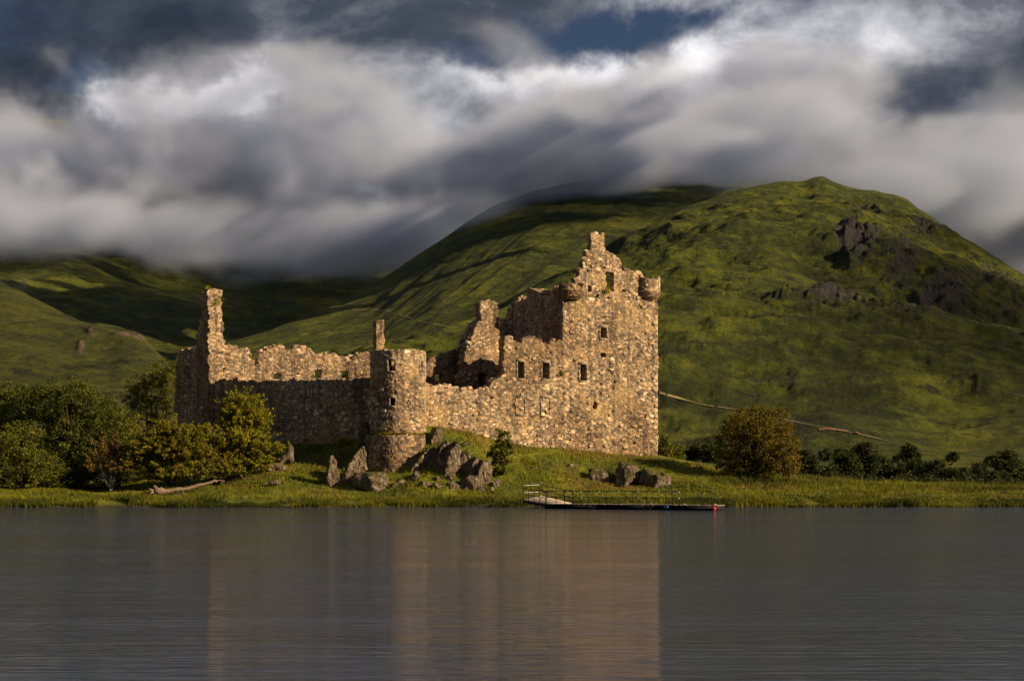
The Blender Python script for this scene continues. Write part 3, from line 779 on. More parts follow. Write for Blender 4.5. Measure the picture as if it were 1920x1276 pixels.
# ragged far piece beside the keep
I3 = A + N1 * 13.5 - D1 * 2.6; iw4 = Wall(I3, I3 + D1 * 3.2, 1.2)
iw4.build('broken_wall', iw4.px([(932, 850), (934, 640), (938, 612), (946, 596), (955, 600), (960, 578), (968, 572), (975, 560), (985, 556), (990, 560), (992, 850)]), [], castle, seed=16, rag=.2)
# --- free chimney stack by the round tower
ck = S0 + np.array((-.35, 2.6)); cz0 = 8.0
cs = Wall(ck - D1 * .15, ck + D1 * 1.0, 1.1)
def stack(name, x0, x1, y0, y1, Y, th, parent, seed):
    p = np.array((PX(x0, Y), Y)); w = Wall(p, p + D1 * 3, th)
    return w.build(name, w.px([(x0, y1), (x0, y0), (x1, y0), (x1, y1)]), [], parent, seed=seed, rag=.03, cell=.1)
stack('chimney', 705, 720, 600, 800, 152.6, .9, castle, 17)
print('castle done')

# --- larger stones that stand out of the masonry, and loose ones on the broken wall heads
def stone_mesh(seed):
    r = np.random.default_rng(seed)
    bm = bmesh.new(); bmesh.ops.create_cube(bm, size=1.0)
    bmesh.ops.subdivide_edges(bm, edges=bm.edges[:], cuts=1, use_grid_fill=True)
    for v in bm.verts:
        c = Vector(v.co); l = c.length
        v.co = c * (0.62 / max(l, .5)) * 0.55 + c * 0.5 + Vector(r.normal(0, .045, 3))
    me = bpy.data.meshes.new('stone'); bm.to_mesh(me); bm.free(); me.materials.append(M_LOOSE)
    return me
STONES = [stone_mesh(300 + k) for k in range(6)]
def put_stone(p, size, rz, parent, tilt=0.1):
    o = bpy.data.objects.new('stone', STONES[random.randrange(6)]); COL.objects.link(o)
    o.location = p; o.scale = size; o.rotation_euler = (random.uniform(-tilt, tilt), random.uniform(-tilt, tilt), rz)
    put(o, parent)
def face_stones(w, obj, poly, holes, n, rz):
    k = 0; P = np.array(poly); tries = 0
    while k < n and tries < n * 30:
        tries += 1
        t = random.uniform(P[:, 0].min() + .4, P[:, 0].max() - .4); z = random.uniform(max(6.0, P[:, 1].min()), P[:, 1].max() - .3)
        if not all(in_poly(np.array([t + a]), np.array([z + b]), poly)[0] for a in (-.4, .4) for b in (-.4, .4)): continue
        if any(a - .5 < t < b + .5 and c - .5 < z < d + .5 for a, b, c, d in holes): continue
        sx, sz = random.uniform(.30, .54), random.uniform(.18, .30)
        put_stone(w.pt(t, z, .0), (sx, .34, sz), rz, obj, .06); k += 1
def head_stones(w, obj, poly, n, rz, zmin):
    segs = [(poly[k], poly[k + 1]) for k in range(len(poly) - 1) if min(poly[k][1], poly[k + 1][1]) > zmin and abs(poly[k][0] - poly[k + 1][0]) > .25]
    for _ in range(n):
        a, b = random.choice(segs); f = random.random()
        t = a[0] + (b[0] - a[0]) * f; z = a[1] + (b[1] - a[1]) * f
        s = random.uniform(.28, .55)
        put_stone(w.pt(t, z + s * .10, -random.uniform(.1, w.th - .2)), (s * 1.3, s, s * .7), rz + random.uniform(-.6, .6), obj, .3)
face_stones(fr, keep_front, fpoly, H_win + H_hole, 52, TH)
face_stones(gb, keep_gable, gpoly, H_hole + [dorm], 8, TH)
face_stones(cw, curtain, cpoly, H_c, 45, TH)
face_stones(nw, far, np_, H_n, 26, math.atan2(nw.d[1], nw.d[0]))
head_stones(cw, curtain, cpoly[1:-2], 26, TH, 9)
head_stones(nw, far, np_[1:-1], 40, TH, 10)
head_stones(gb, keep_gable, gpoly[1:-1], 22, TH, 18)
head_stones(iw, inner, ip[1:-1], 16, TH, 12)
for _ in range(40):
    a = random.uniform(math.pi * 1.02, math.pi * 1.98); z = random.uniform(PZ(810, 146), PZ(668, 146))
    if any(abs((a - ang(x)) * 2.86) < .7 and abs(z - PZ(y, 146)) < 1.0 for x, y in ((737, 686), (791, 687), (739, 754), (793, 756), (770, 757))): continue
    put_stone((RTc[0] + 2.83 * math.cos(a), RTc[1] + 2.83 * math.sin(a), z), (random.uniform(.36, .6), .3, random.uniform(.2, .34)), a + math.pi / 2, tower, .06)
# dressed corner stones up the two edges of the keep
for k in range(26):
    z = 6.0 + k * .62
    for t, sg in ((0.0, 1), (fr.len, -1)):
        if z > 21.0: continue
        ln = .75 if (k % 2) else .48
        p = fr.pt(t + sg * (ln / 2 - .02), z, -.215)
        v, f = box_vf(0, 0, 0, ln, .5, .54, (*D1, 0), (*N1, 0)); v = v + RNG.normal(0, .012, v.shape)
        mesh_obj('quoin', v + p, f, M_LOOSE, parent=keep_front, loc=p)
# pale timber rail in the gable opening
parts = []
for t0, t1, za, zb in ((.18, .26, 0, .95), (.18, .62, .85, .95), (.18, .62, .40, .48)):
    v, f = box_vf(*fr.pt(dorm[0] + (t0 + t1) / 2, dorm[2] + (za + zb) / 2, -.6), t1 - t0, .08, zb - za, (*D1, 0), (*N1, 0)); parts.append((v, f))
v, f = join(parts); mesh_obj('timber_rail', v, f, M_PINEWOOD, parent=keep_front, loc=v.mean(0))

# ------------------------------------------------------------------ rocks
def rock_vf(seed, rx, ry, rz, rot, sub=4, sharp=11, rough=.06):
    r = np.random.default_rng(seed)
    bm = bmesh.new(); bmesh.ops.create_icosphere(bm, subdivisions=sub, radius=1.0)
    v = np.array([x.co[:] for x in bm.verts]); f = np.array([[q.index for q in p.verts] for p in bm.faces]); bm.free()
    n = r.normal(0, 1, (sharp, 3)); n /= np.linalg.norm(n, axis=1)[:, None]
    n = np.concatenate([n, np.eye(3), -np.eye(3)]); d = np.concatenate([r.uniform(.62, .95, sharp), r.uniform(.8, 1, 6)])
    dot = v @ n.T
    rad = np.min(np.where(dot > .05, d[None] / np.maximum(dot, .05), 9), axis=1)
    v = v * np.minimum(rad, 1.25)[:, None]
    nn = fbm(v[:, 0] * 2.2 + v[:, 2] * 1.1 + seed, v[:, 1] * 2.2 - v[:, 2] * 1.7, 5, seed)
    v = v * (1 + rough * 3 * nn + .10 * ridged(v[:, 0] * 2.4 + v[:, 2], v[:, 1] * 2.4 - v[:, 2] * .6, 4, seed + 7))[:, None]
    v = v * np.array((rx, ry, rz))
    M = np.array(Matrix.Rotation(rot[2], 3, 'Z') @ Matrix.Rotation(rot[1], 3, 'Y') @ Matrix.Rotation(rot[0], 3, 'X'))
    return v @ M.T, f
def rock(name, x0, y0, x1, y1, Y, depth, seed, label=None, parent=None, rot=(0, 0, 0), grow=.98, sharp=11):
    rx = (x1 - x0) / 2 * Y / FPX * grow; rz = (y1 - y0) / 2 * Y / FPX * grow
    c = np.array(W((x0 + x1) / 2, (y0 + y1) / 2, Y))
    v, f = rock_vf(seed, rx, depth / 2, rz, rot, sharp=sharp)
    o = mesh_obj(name, v + c, f, M_ROCK, parent=parent, loc=c)
    if label: tag(o, label, 'rock', 'grey rocks on the castle knoll')
    return o
def slab(name, poly, Y, th, yaw, label=None, parent=None, seed=0):
    """a flat tilted stone: outline with thickness, broken edges"""
    P = np.array([W(x, y, Y) for x, y in poly]); c = P.mean(0)
    bm = bmesh.new()
    vs = [bm.verts.new((p[0] - c[0], -th / 2, p[2] - c[2])) for p in P]
    fc = bm.faces.new(vs)
    ex = bmesh.ops.extrude_face_region(bm, geom=[fc])
    for e in ex['geom']:
        if isinstance(e, bmesh.types.BMVert): e.co.y += th; e.co.x *= .92; e.co.z *= .95
    bmesh.ops.triangulate(bm, faces=bm.faces[:])
    for _ in range(4): bmesh.ops.subdivide_edges(bm, edges=[e for e in bm.edges if e.calc_length() > .22], cuts=1, use_grid_fill=False); bmesh.ops.triangulate(bm, faces=bm.faces[:])
    bmesh.ops.recalc_face_normals(bm, faces=bm.faces[:])
    v = np.array([x.co[:] for x in bm.verts]); f = np.array([[q.index for q in p.verts] for p in bm.faces]); bm.free()
    for k in range(3): v[:, k] += .22 * fbm(v[:, 0] * 1.6 + v[:, 1] * 2 + k * 9, v[:, 2] * 1.1 + v[:, 1], 5, seed + k, .6) + (.16 * ridged(v[:, 0] * 1.8 + v[:, 2] * .5, v[:, 1] + v[:, 2] * .35, 3, seed + 4) if k == 1 else 0)
    cs, sn = math.cos(yaw), math.sin(yaw)
    v = np.column_stack([v[:, 0] * cs - v[:, 1] * sn, v[:, 0] * sn + v[:, 1] * cs, v[:, 2]])
    o = mesh_obj(name, v + c, f, M_ROCK, parent=parent, loc=c)
    if label: tag(o, label, 'rock', 'grey rocks on the castle knoll')
    return o
slab('standing_slab', [(611, 918), (611, 892), (615, 868), (620, 853), (624, 852), (630, 866), (636, 890), (636, 918)], 142.5, .9, .25, 'narrow pointed rock slab standing left of the round tower foot', seed=1)
slab('standing_slab', [(640, 918), (644, 892), (650, 872), (664, 852), (678, 836), (683, 843), (685, 880), (668, 890), (656, 918)], 143.6, 1.3, .35, 'broad leaning rock slab against the round tower base', seed=2)
rock('boulder', 652, 884, 728, 930, 141.6, 4.0, 5, 'large lichen-spotted boulder below the round tower', sharp=14)
rock('boulder', 668, 790, 694, 838, 151, 2.2, 6, 'dark rock tucked between round tower and shaded wall')
oc = empty('rock_outcrop', W(840, 915, 143)); tag(oc, 'broken cliff of tilted rock slabs right of the round tower', 'rock outcrop')
for k, (pl, Y, th, yw) in enumerate([
    ([(764, 898), (770, 876), (786, 858), (803, 840), (813, 836), (809, 862), (796, 898)], 144.8, 1.9, .15),
    ([(790, 900), (800, 872), (810, 850), (820, 838), (828, 842), (818, 870), (812, 900)], 144.3, 1.2, .5),
    ([(806, 900), (812, 868), (824, 836), (836, 826), (842, 838), (832, 870), (826, 900)], 143.9, 1.4, .25),
    ([(826, 902), (832, 866), (842, 838), (852, 829), (860, 840), (858, 888), (852, 902)], 143.3, 1.7, .42),
    ([(852, 902), (856, 868), (866, 848), (878, 846), (882, 866), (876, 902)], 143.9, 1.3, .2),
    ([(868, 928), (872, 892), (880, 868), (890, 856), (898, 864), (896, 900), (888, 928)], 142.9, 1.5, .5),
    ([(886, 928), (892, 886), (902, 862), (912, 862), (919, 878), (914, 928)], 142.5, 1.6, .3),
    ([(860, 934), (868, 906), (884, 890), (900, 896), (904, 934)], 141.6, 1.5, .55),
    ([(806, 838), (809, 806), (816, 801), (827, 804), (829, 816), (824, 838)], 147.0, 1.3, .3)]):
    slab('slab', pl, Y, th, yw, parent=oc, seed=20 + k)
for k, (x0, y0, x1, y1, Y, dp) in enumerate([(815, 850, 900, 935, 147, 3.5), (730, 905, 750, 922, 141, 1.0), (745, 896, 760, 908, 142, .8), (920, 898, 940, 918, 141.6, 1.0), (915, 912, 928, 924, 140.6, .7), (812, 892, 828, 906, 142, .9), (835, 890, 850, 905, 142.2, .8), (770, 912, 782, 924, 140.4, .6), (700, 912, 722, 928, 140.2, .9), (862, 890, 902, 930, 141.4, 2.0), (755, 904, 776, 924, 141, 1.2), (782, 902, 806, 924, 140.8, 1.4), (806, 904, 836, 928, 140.8, 1.5), (838, 902, 862, 926, 141, 1.4), (880, 900, 915, 930, 141.2, 1.6), (770, 882, 792, 906, 142.6, 1.5)]):
    rock('block', x0, y0, x1, y1, Y, dp, 40 + k, parent=oc)
ro = empty('rock_outcrop', W(1200, 918, 145)); tag(ro, 'rounded rock outcrop in the grass above the jetty', 'rock outcrop')
rock('block', 1152, 868, 1204, 924, 145.5, 4.0, 61, parent=ro, rot=(0, .3, 0)); rock('block', 1194, 882, 1252, 930, 144.6, 3.6, 62, parent=ro, rot=(0, .35, 0), sharp=7); rock('block', 1228, 886, 1262, 926, 145.2, 2.2, 63, parent=ro, rot=(0, .5, 0))
rock('rock', 516, 822, 556, 884, 149.5, 3.2, 64, 'orange-lichened rock face beside the tall hawthorn')
rock('rock', 484, 866, 540, 900, 147.5, 3.0, 65, 'shaded low rock under the hawthorn branches')
rock('rock', 992, 872, 1030, 898, 147.0, 1.8, 66, 'small broken rock in the grass above the jetty ramp')
rock('rock', 1062, 868, 1086, 884, 148.6, 1.2, 67, 'small reddish rock in the slope below the keep')
rock('rock', 1100, 876, 1150, 912, 146.4, 2.4, 68, 'mossy rock bank left of the rounded outcrop')
rock('rock', 502, 896, 528, 910, 141.5, .8, 69, 'flat pale stone in the grass right of the driftwood')
rock('rock', 866, 826, 882, 836, 146.4, .7, 70, 'white stone lying on the turf below the curtain wall')

# ------------------------------------------------------------------ trees and bushes
def leaves_vf(c, size, up=.35, rng=RNG):
    """one bent leaf spray (2 triangles) per centre"""
    n = len(c)
    a = rng.normal(0, 1, (n, 3)); a[:, 2] *= .6; a /= np.linalg.norm(a, axis=1)[:, None]
    b = rng.normal(0, 1, (n, 3)); b[:, 2] += up; b -= a * (a * b).sum(1)[:, None]; b /= np.linalg.norm(b, axis=1)[:, None] + 1e-9
    L = (size * rng.uniform(.7, 1.3, n))[:, None]; Wd = L * rng.uniform(.35, .6, n)[:, None]
    v = np.stack([c - a * L * .5, c + b * Wd, c + a * L * .5, c - b * Wd * .6], 1).reshape(-1, 3)
    i = np.arange(n)[:, None] * 4
    return v, i + np.array([[0, 1, 2, 3]])
def tree(name, label, cat, base, lobes, mat, seed, Y=None, density=1.0, leaf=.19, trunk=.28, spray=False, group=None, limbs=True, depth=.9, clump=.5, stems=1, bare=None):
    """base px (x,y,Y); lobes px (x,y,rx,ry) of the crown"""
    r = np.random.default_rng(seed)
    bx, by, Yt = base; B0 = np.array(W(bx, by, Yt)); B0[2] = min(B0[2], float(ground_h(B0[0], B0[1])) + .05) if Yt < 230 else B0[2]
    k = Yt / FPX
    C = []; tone = []
    L3 = []
    for (lx, ly, rx, ry) in lobes:
        c = np.array(W(lx, ly, Yt)); rad = np.array((rx * k, (rx + ry) / 2 * k * depth, ry * k))
        c[1] += r.uniform(-.35, .35) * rad[1]
        L3.append((c, rad))
    tubes = []
    for c, rad in L3:
        area = rad[0] * rad[2] + rad[1] * rad[2] + rad[0] * rad[1]
        if spray:
            nb_ = max(6, int(area * 9.0 * density))
            for _ in range(nb_):
                d = r.normal(0, 1, 3); d[2] = abs(d[2]) * .9 - .25; d /= np.linalg.norm(d)
                p1 = c + d * rad * (r.uniform(.75, 1.12) if r.random() > .16 else r.uniform(1.15, 1.5)); p0 = c + d * rad * .25 + np.array((0, 0, -.2)) * rad
                mid = (p0 + p1) / 2 + np.array((0, 0, .22)) * rad * r.uniform(.2, 1.3)
                tt = np.sort(r.uniform(0, 1, int(42 * max(.6, rad.mean())))) ** .8
                pc = ((1 - tt) ** 2)[:, None] * p0 + (2 * tt * (1 - tt))[:, None] * mid + (tt ** 2)[:, None] * p1
                pc = pc + r.normal(0, 1, pc.shape) * (.16 * (1 - tt) + .05)[:, None]
                C.append(pc); tone.append(np.clip(.15 + .6 * tt + r.normal(0, .18), 0, 1))
        else:
            nc = max(5, int(area * 6.5 * density))
            d = r.normal(0, 1, (nc, 3)); d /= np.linalg.norm(d, axis=1)[:, None]
            cc = c + d * rad * (r.uniform(.45, 1.0, (nc, 1)) ** .5) * (1 + .22 * r.normal(0, 1, (nc, 1)) * .6)
            for q in cc:
                m = int(r.integers(26, 50)); s = clump * r.uniform(.6, 1.3)
                pc = q + r.normal(0, 1, (m, 3)) * np.array((s * .55, s * .55, s * .34))
                C.append(pc); tone.append(np.clip(r.uniform(.1, .75) + r.normal(0, .15, m), 0, 1))
    C = np.concatenate(C); tn = np.concatenate(tone)
    g = ground_h(C[:, 0], C[:, 1]) if Yt < 230 else np.full(len(C), B0[2])
    ok = C[:, 2] > g + .05; C = C[ok]; tn = tn[ok]
    root = empty(name, tuple(B0)); tag(root, label, cat, group)
    v, f = leaves_vf(C, leaf, rng=r)
    mesh_obj('crown', v, f, mat, parent=root, attrs={'leaf_tone': np.repeat(tn, 4)}, loc=B0)
    # trunk and limbs
    top = max(L3, key=lambda q: q[0][2])[0]
    parts = []
    for sidx in range(stems):
        o0 = B0 + np.array((r.uniform(-.4, .4), r.uniform(-.4, .4), 0)) * (stems > 1) + np.array((0, 0, -.3))
        hgt = (top[2] - B0[2]) * .55
        fork = o0 + np.array((r.uniform(-.1, .1) * hgt, 0, max(.6, hgt * r.uniform(.5, .75))))
        pts = [o0 + (fork - o0) * q + np.array((math.sin(q * 4 + sidx) * .08, math.cos(q * 3) * .06, 0)) for q in np.linspace(0, 1, 6)]
        parts.append(tube_vf(pts, np.linspace(trunk * 1.25, trunk * .7, 6), 8))
        if limbs:
            for c, rad in L3:
                for e in range(3):
                    tip = c + r.normal(0, .45, 3) * rad
                    st = o0 + (fork - o0) * r.uniform(.6, 1.0)
                    md = (st + tip) / 2 + np.array((0, 0, -.12 * np.linalg.norm(tip - st)))
                    q = np.linspace(0, 1, 6)[:, None]
                    parts.append(tube_vf((1 - q) ** 2 * st + 2 * q * (1 - q) * md + q ** 2 * tip, np.linspace(trunk * .42, trunk * .08, 6), 6))
    v, f = join(parts)
    mesh_obj('trunk', v, f, bare or M_BARK, parent=root, loc=B0, smooth=True)
    return root
L_DARK = leafmat('dark_leaves', (0.033, 0.048, 0.006), (0.165, 0.177, 0.018), (0.195, 0.173, 0.018), .3)
L_MID = leafmat('green_leaves', (0.051, 0.066, 0.007), (0.210, 0.217, 0.019), (0.225, 0.180, 0.019), .4)
L_HAW = leafmat('hawthorn_leaves', (0.068, 0.072, 0.007), (0.300, 0.270, 0.017), (0.290, 0.190, 0.018), .45)
L_HAWY = leafmat('bright_hawthorn_leaves', (0.087, 0.096, 0.006), (0.348, 0.319, 0.014), (0.319, 0.232, 0.017), .4)
L_RUST = leafmat('rusty_leaves', (0.063, 0.045, 0.011), (0.266, 0.154, 0.031), (0.238, 0.119, 0.022), .5)
L_AUT = leafmat('turning_leaves', (0.060, 0.050, 0.006), (0.300, 0.205, 0.018), (0.170, 0.150, 0.014), .6)
L_FAR = leafmat('far_leaves', (0.016, 0.026, 0.007), (0.072, 0.085, 0.014), (0.078, 0.072, 0.016), .4)
M_PALEBARK = simple('pale_bark', (0.26, 0.23, 0.19), var=.5, scale=6)
tree('broadleaf_tree', 'tall dark green tree, largest at the left of the castle', 'tree', (150, 914, 148), [(90, 765, 50, 45), (135, 755, 55, 42), (175, 775, 48, 45), (140, 830, 70, 60), (210, 800, 42, 40), (95, 850, 50, 55), (200, 860, 50, 50), (110, 895, 60, 28), (180, 898, 55, 24)], L_DARK, 101, trunk=.4, density=1.3)
tree('broadleaf_tree', 'dark green tree cut by the left edge of the picture', 'tree', (-20, 914, 152), [(20, 765, 55, 45), (-40, 760, 60, 50), (0, 820, 70, 50), (0, 880, 70, 40), (60, 740, 30, 20)], L_DARK, 102, trunk=.4, density=1.3)
tree('leafy_bush', 'rounded green bush in front of the trees at the left edge', 'bush', (40, 916, 143.5), [(35, 835, 50, 45), (50, 880, 58, 40), (-10, 870, 50, 45), (85, 885, 35, 30)], L_MID, 103, trunk=.2, stems=2)
tree('leafy_bush', 'yellow-green bush catching light right of the large dark tree', 'bush', (222, 905, 151), [(215, 800, 35, 30), (235, 820, 28, 35), (205, 850, 40, 40)], L_HAWY, 104, trunk=.18, density=.8)
tree('slender_tree', 'airy green tree beside the far left gable of the castle', 'tree', (288, 860, 180), [(268, 725, 30, 28), (303, 698, 26, 28), (250, 742, 20, 22), (318, 735, 22, 40), (288, 765, 38, 36), (296, 730, 30, 34), (330, 700, 16, 25)], L_MID, 105, trunk=.25, density=.75)
tree('thorn_shrub', 'rusty half-bare shrub with pale stems between tree and hawthorns', 'shrub', (205, 916, 143), [(205, 850, 36, 36), (225, 880, 30, 26), (185, 875, 24, 28)], L_RUST, 106, trunk=.09, spray=True, density=.35, leaf=.16, stems=5, bare=M_PALEBARK)
tree('hawthorn_bush', 'wide olive hawthorn bush behind the driftwood log', 'bush', (320, 914, 143), [(285, 845, 52, 45), (345, 850, 55, 48), (325, 808, 42, 26), (270, 880, 45, 30), (370, 885, 45, 30), (320, 890, 60, 25)], L_HAW, 107, trunk=.16, spray=True, density=1.0, stems=3, leaf=.155)
tree('hawthorn_bush', 'low hawthorn bush joining the wide and the tall hawthorn', 'bush', (410, 912, 144), [(405, 850, 40, 40), (425, 880, 40, 30), (385, 820, 24, 30)], L_HAW, 108, trunk=.14, spray=True, density=1.0, stems=3, leaf=.155)
tree('hawthorn_bush', 'tall bright yellow-green hawthorn against the shaded castle wall', 'bush', (455, 906, 145.5), [(452, 770, 40, 42), (430, 790, 26, 36), (480, 790, 28, 40), (455, 830, 55, 45), (475, 870, 42, 32), (430, 870, 35, 30), (510, 840, 26, 16)], L_HAWY, 109, trunk=.2, spray=True, density=.9, stems=2, leaf=.155)
tree('small_bush', 'little yellow bush on the slope left of the round tower', 'bush', (645, 842, 148.6), [(645, 830, 26, 12), (632, 834, 14, 8)], L_HAWY, 110, trunk=.06, spray=True, density=1.2, leaf=.15)
tree('sapling', 'slim green sapling on the knoll below the curtain wall', 'sapling', (940, 892, 143.6), [(944, 822, 12, 20), (936, 846, 17, 18), (950, 850, 14, 16), (938, 874, 22, 16), (928, 858, 12, 12)], L_MID, 111, trunk=.07, density=2.0, leaf=.2, clump=.3)
tree('oak_tree', 'big rust-brown tree standing right of the castle keep', 'tree', (1412, 906, 151), [(1398, 800, 42, 34), (1440, 792, 42, 30), (1375, 838, 34, 36), (1466, 832, 34, 38), (1420, 835, 50, 40), (1362, 868, 20, 22), (1478, 872, 24, 26), (1425, 775, 30, 14), (1445, 870, 40, 28), (1392, 868, 30, 24)], L_AUT, 112, trunk=.42, density=1.3)
for k, (x, y, h, w, Yt, lb, cat, mt) in enumerate([
  (1246, 868, 48, 22, 188, 'green bush right behind the corner of the keep', 'bush', L_MID),
  (1268, 868, 32, 26, 192, 'small green bush, second to the right of the keep corner', 'bush', L_MID),
  (1300, 870, 38, 30, 196, 'dark bush half way between keep and rust-brown tree', 'bush', L_FAR),
  (1330, 874, 46, 34, 194, 'dark bush close behind the left of the rust-brown tree', 'bush', L_FAR),
  (1512, 908, 66, 44, 186, 'dark bushy tree directly right of the rust-brown tree', 'tree', L_FAR),
  (1545, 864, 22, 20, 300, 'small round tree on the field, left of a pair of small trees', 'tree', L_FAR),
  (1574, 866, 25, 24, 305, 'small round tree, left one of the pair on the field', 'tree', L_FAR),
  (1592, 866, 20, 16, 315, 'small round tree, right one of the pair on the field', 'tree', L_FAR),
  (1548, 908, 40, 44, 183, 'low dark tree left of the broad dark clump at the meadow edge', 'tree', L_FAR),
  (1590, 908, 66, 46, 194, 'broad dark tree, left half of the clump at the meadow edge', 'tree', L_FAR),
  (1622, 908, 82, 50, 198, 'broad dark tree, taller right half of the clump at the meadow edge', 'tree', L_FAR),
  (1655, 908, 50, 40, 202, 'dark tree sloping down right of the meadow edge clump', 'tree', L_FAR),
  (1681, 868, 14, 12, 335, 'tiny round bush left of the large round field tree', 'bush', L_FAR),
  (1706, 870, 36, 34, 320, 'large round dark tree standing alone on the field', 'tree', L_FAR),
  (1690, 908, 40, 36, 204, 'thin dark tree with bare stems at the meadow edge', 'tree', L_FAR),
  (1722, 908, 46, 42, 200, 'dark leafy tree right of the bare-stemmed tree', 'tree', L_FAR),
  (1757, 908, 48, 50, 196, 'wide dark tree in the right part of the meadow-edge row', 'tree', L_FAR),
  (1786, 866, 18, 22, 335, 'low bush on the field right of the large round tree', 'bush', L_FAR),
  (1800, 908, 32, 44, 192, 'low dark thicket right of the wide dark tree', 'bush', L_FAR),
  (1836, 908, 40, 34, 212, 'small upright tree before the gap near the right edge', 'tree', L_FAR),
  (1858, 876, 22, 25, 310, 'round dark bush on the field near the right edge', 'bush', L_FAR),
  (1890, 900, 56, 50, 240, 'dark spreading tree at the right edge of the picture', 'tree', L_FAR),
  (1870, 910, 28, 50, 194, 'low dark bush below the spreading tree at the right edge', 'bush', L_FAR),
  (1920, 910, 36, 46, 196, 'dark bush cut by the right edge of the picture', 'bush', L_FAR)]):
    r = random.Random(k)
    lob = [(x + r.uniform(-.12, .12) * w, y - h * .68, w * .36, h * .32), (x - w * .22, y - h * .46, w * .30, h * .30), (x + w * .22, y - h * .45, w * .30, h * .32), (x, y - h * .30, w * .42, h * .28), (x + r.uniform(-.3, .3) * w, y - h * r.uniform(.7, .88), w * .2, h * .16), (x + r.uniform(-.45, .45) * w, y - h * r.uniform(.2, .6), w * .22, h * .2)]
    tree('round_tree' if cat == 'tree' else 'bush', lb, cat, (x, y, Yt), lob, mt, 200 + k, trunk=.16, density=.9, leaf=.30 if Yt < 250 else .42, limbs=Yt < 250, clump=.55, group='dark trees and bushes beyond the meadow')

q = np.random.default_rng(77); n = 9000
ux = q.uniform(1488, 1960, n); uY = q.uniform(176, 206, n); UX = (ux - 960) * uY / FPX
uh = np.clip(.9 + 2.2 * fbm(UX * .35, uY * .3, 4, 5), .25, 2.4)
C = np.column_stack([UX, uY, ground_h(UX, uY) + q.uniform(0, 1, n) ** .7 * uh])
v, f = leaves_vf(C, .34, rng=q)
tag(mesh_obj('undergrowth', v, f, L_FAR, attrs={'leaf_tone': np.repeat(q.uniform(0, .8, n), 4)}), 'dark scrub under the row of trees at the meadow edge', kind='stuff')

# ------------------------------------------------------------------ grass
def grass(name, label, X, Yv, h, wd, nb, tone, dry, mat, rng):
    n = len(X); Z = ground_h(X, Yv)
    X = np.repeat(X, nb) + rng.normal(0, .14, n * nb); Yr = np.repeat(Yv, nb) + rng.normal(0, .14, n * nb); Z = np.repeat(Z, nb) - .05
    hh = np.repeat(h, nb) * rng.uniform(.55, 1.15, n * nb); th = rng.uniform(0, 2 * math.pi, n * nb)
    lean = rng.normal(0, .30, (n * nb, 2)) * hh[:, None]
    w2 = wd * rng.uniform(.6, 1.3, n * nb) / 2
    b = np.column_stack([X, Yr, Z]); dx = np.column_stack([np.cos(th) * w2, np.sin(th) * w2, th * 0])
    m_ = b + np.column_stack([lean * .35, hh * .6]); t_ = b + np.column_stack([lean, hh])
    v = np.stack([b - dx, b + dx, m_ + dx * .7, t_, m_ - dx * .7], 1).reshape(-1, 3)
    i = np.arange(n * nb)[:, None] * 5
    o = mesh_obj(name, v, [i + np.array([[0, 1, 2, 4]]), i + np.array([[4, 2, 3]])], mat, attrs={'leaf_tone': np.repeat(np.clip(np.repeat(tone, nb) + rng.normal(0, .12, n * nb), 0, 1), 5), 'dry': np.repeat(np.repeat(dry, nb), 5)})
    return tag(o, label, kind='stuff')
def grassmat():
    m, t, p, out = new_mat('grass_blades')
    c = t.mix(attr(t, 'leaf_tone'), (0.034, 0.048, 0.004), (0.215, 0.210, 0.011))
    c = t.mix(attr(t, 'dry'), c, (0.24, 0.135, 0.035))
    t.set(p.inputs['Base Color'], c); p.inputs['Roughness'].default_value = .75
    tr = t.n('ShaderNodeBsdfTranslucent', i={0: c})
    t.set(out.inputs[0], t.n('ShaderNodeMixShader', i={0: .3, 1: p.outputs[0], 2: tr.outputs[0]}))
    return m
M_GRASS = grassmat()
CASTLE_PLAN = [tuple(S1 - np.array((.5, .5))), tuple(RTc - np.array((0, .5))), tuple(A), tuple(B), tuple(Dd), tuple(Cc), tuple(nB), tuple(nA)]
def sample(n, x0, x1, y0, y1, rng):
    X = rng.uniform(x0, x1, n); Yv = rng.uniform(y0, y1, n)
    ok = ~in_poly(X, Yv, CASTLE_PLAN) & (np.hypot(X - RTc[0], Yv - RTc[1]) > 3.4)
    return X[ok], Yv[ok]
rg = np.random.default_rng(55)
X, Yv = sample(26000, -60, 62, 134.5, 158, rg)
tn = np.clip(.5 + 1.1 * fbm(X * .18, Yv * .25, 4, 71) + .25, 0, 1); dr = np.clip((fbm(X * .11, Yv * .16, 3, 77) - .16) * 4, 0, .85)
grass('bank_grass', 'rough yellow-green grass on the bank and knoll', X, Yv, .20 + .30 * np.clip(fbm(X * .4, Yv * .4, 3, 73) + .4, 0, 1), .065, 5, tn, dr, M_GRASS, rg)
X = rg.uniform(-60, 62, 18000); Yv = shore(X) - .15 - 1.1 * np.clip(fbm(X * .16, X * 0 + 1.7, 3, 61), 0, 1) + np.abs(rg.normal(0, 1.2, 18000)); okk = (fbm(X * .35, Yv * .5, 3, 89) + rg.normal(0, .1, 18000)) > -.12; X = X[okk]; Yv = Yv[okk]
tn = np.clip(.35 + .9 * fbm(X * .22, Yv * .3, 3, 81), 0, 1)
grass('shore_reeds', 'dense green reeds and rushes along the waterline', X, Yv, .28 + .62 * np.clip(fbm(X * .22, Yv * .2, 4, 83) + .32, 0, 1.2), .06, 5, tn, np.clip((fbm(X * .15, Yv * .2, 3, 87) - .3) * 3, 0, .4), M_GRASS, rg)
X, Yv = sample(15000, 24, 78, 141, 205, rg)
tn = np.clip(.5 + .9 * fbm(X * .12, Yv * .12, 4, 91), 0, 1)
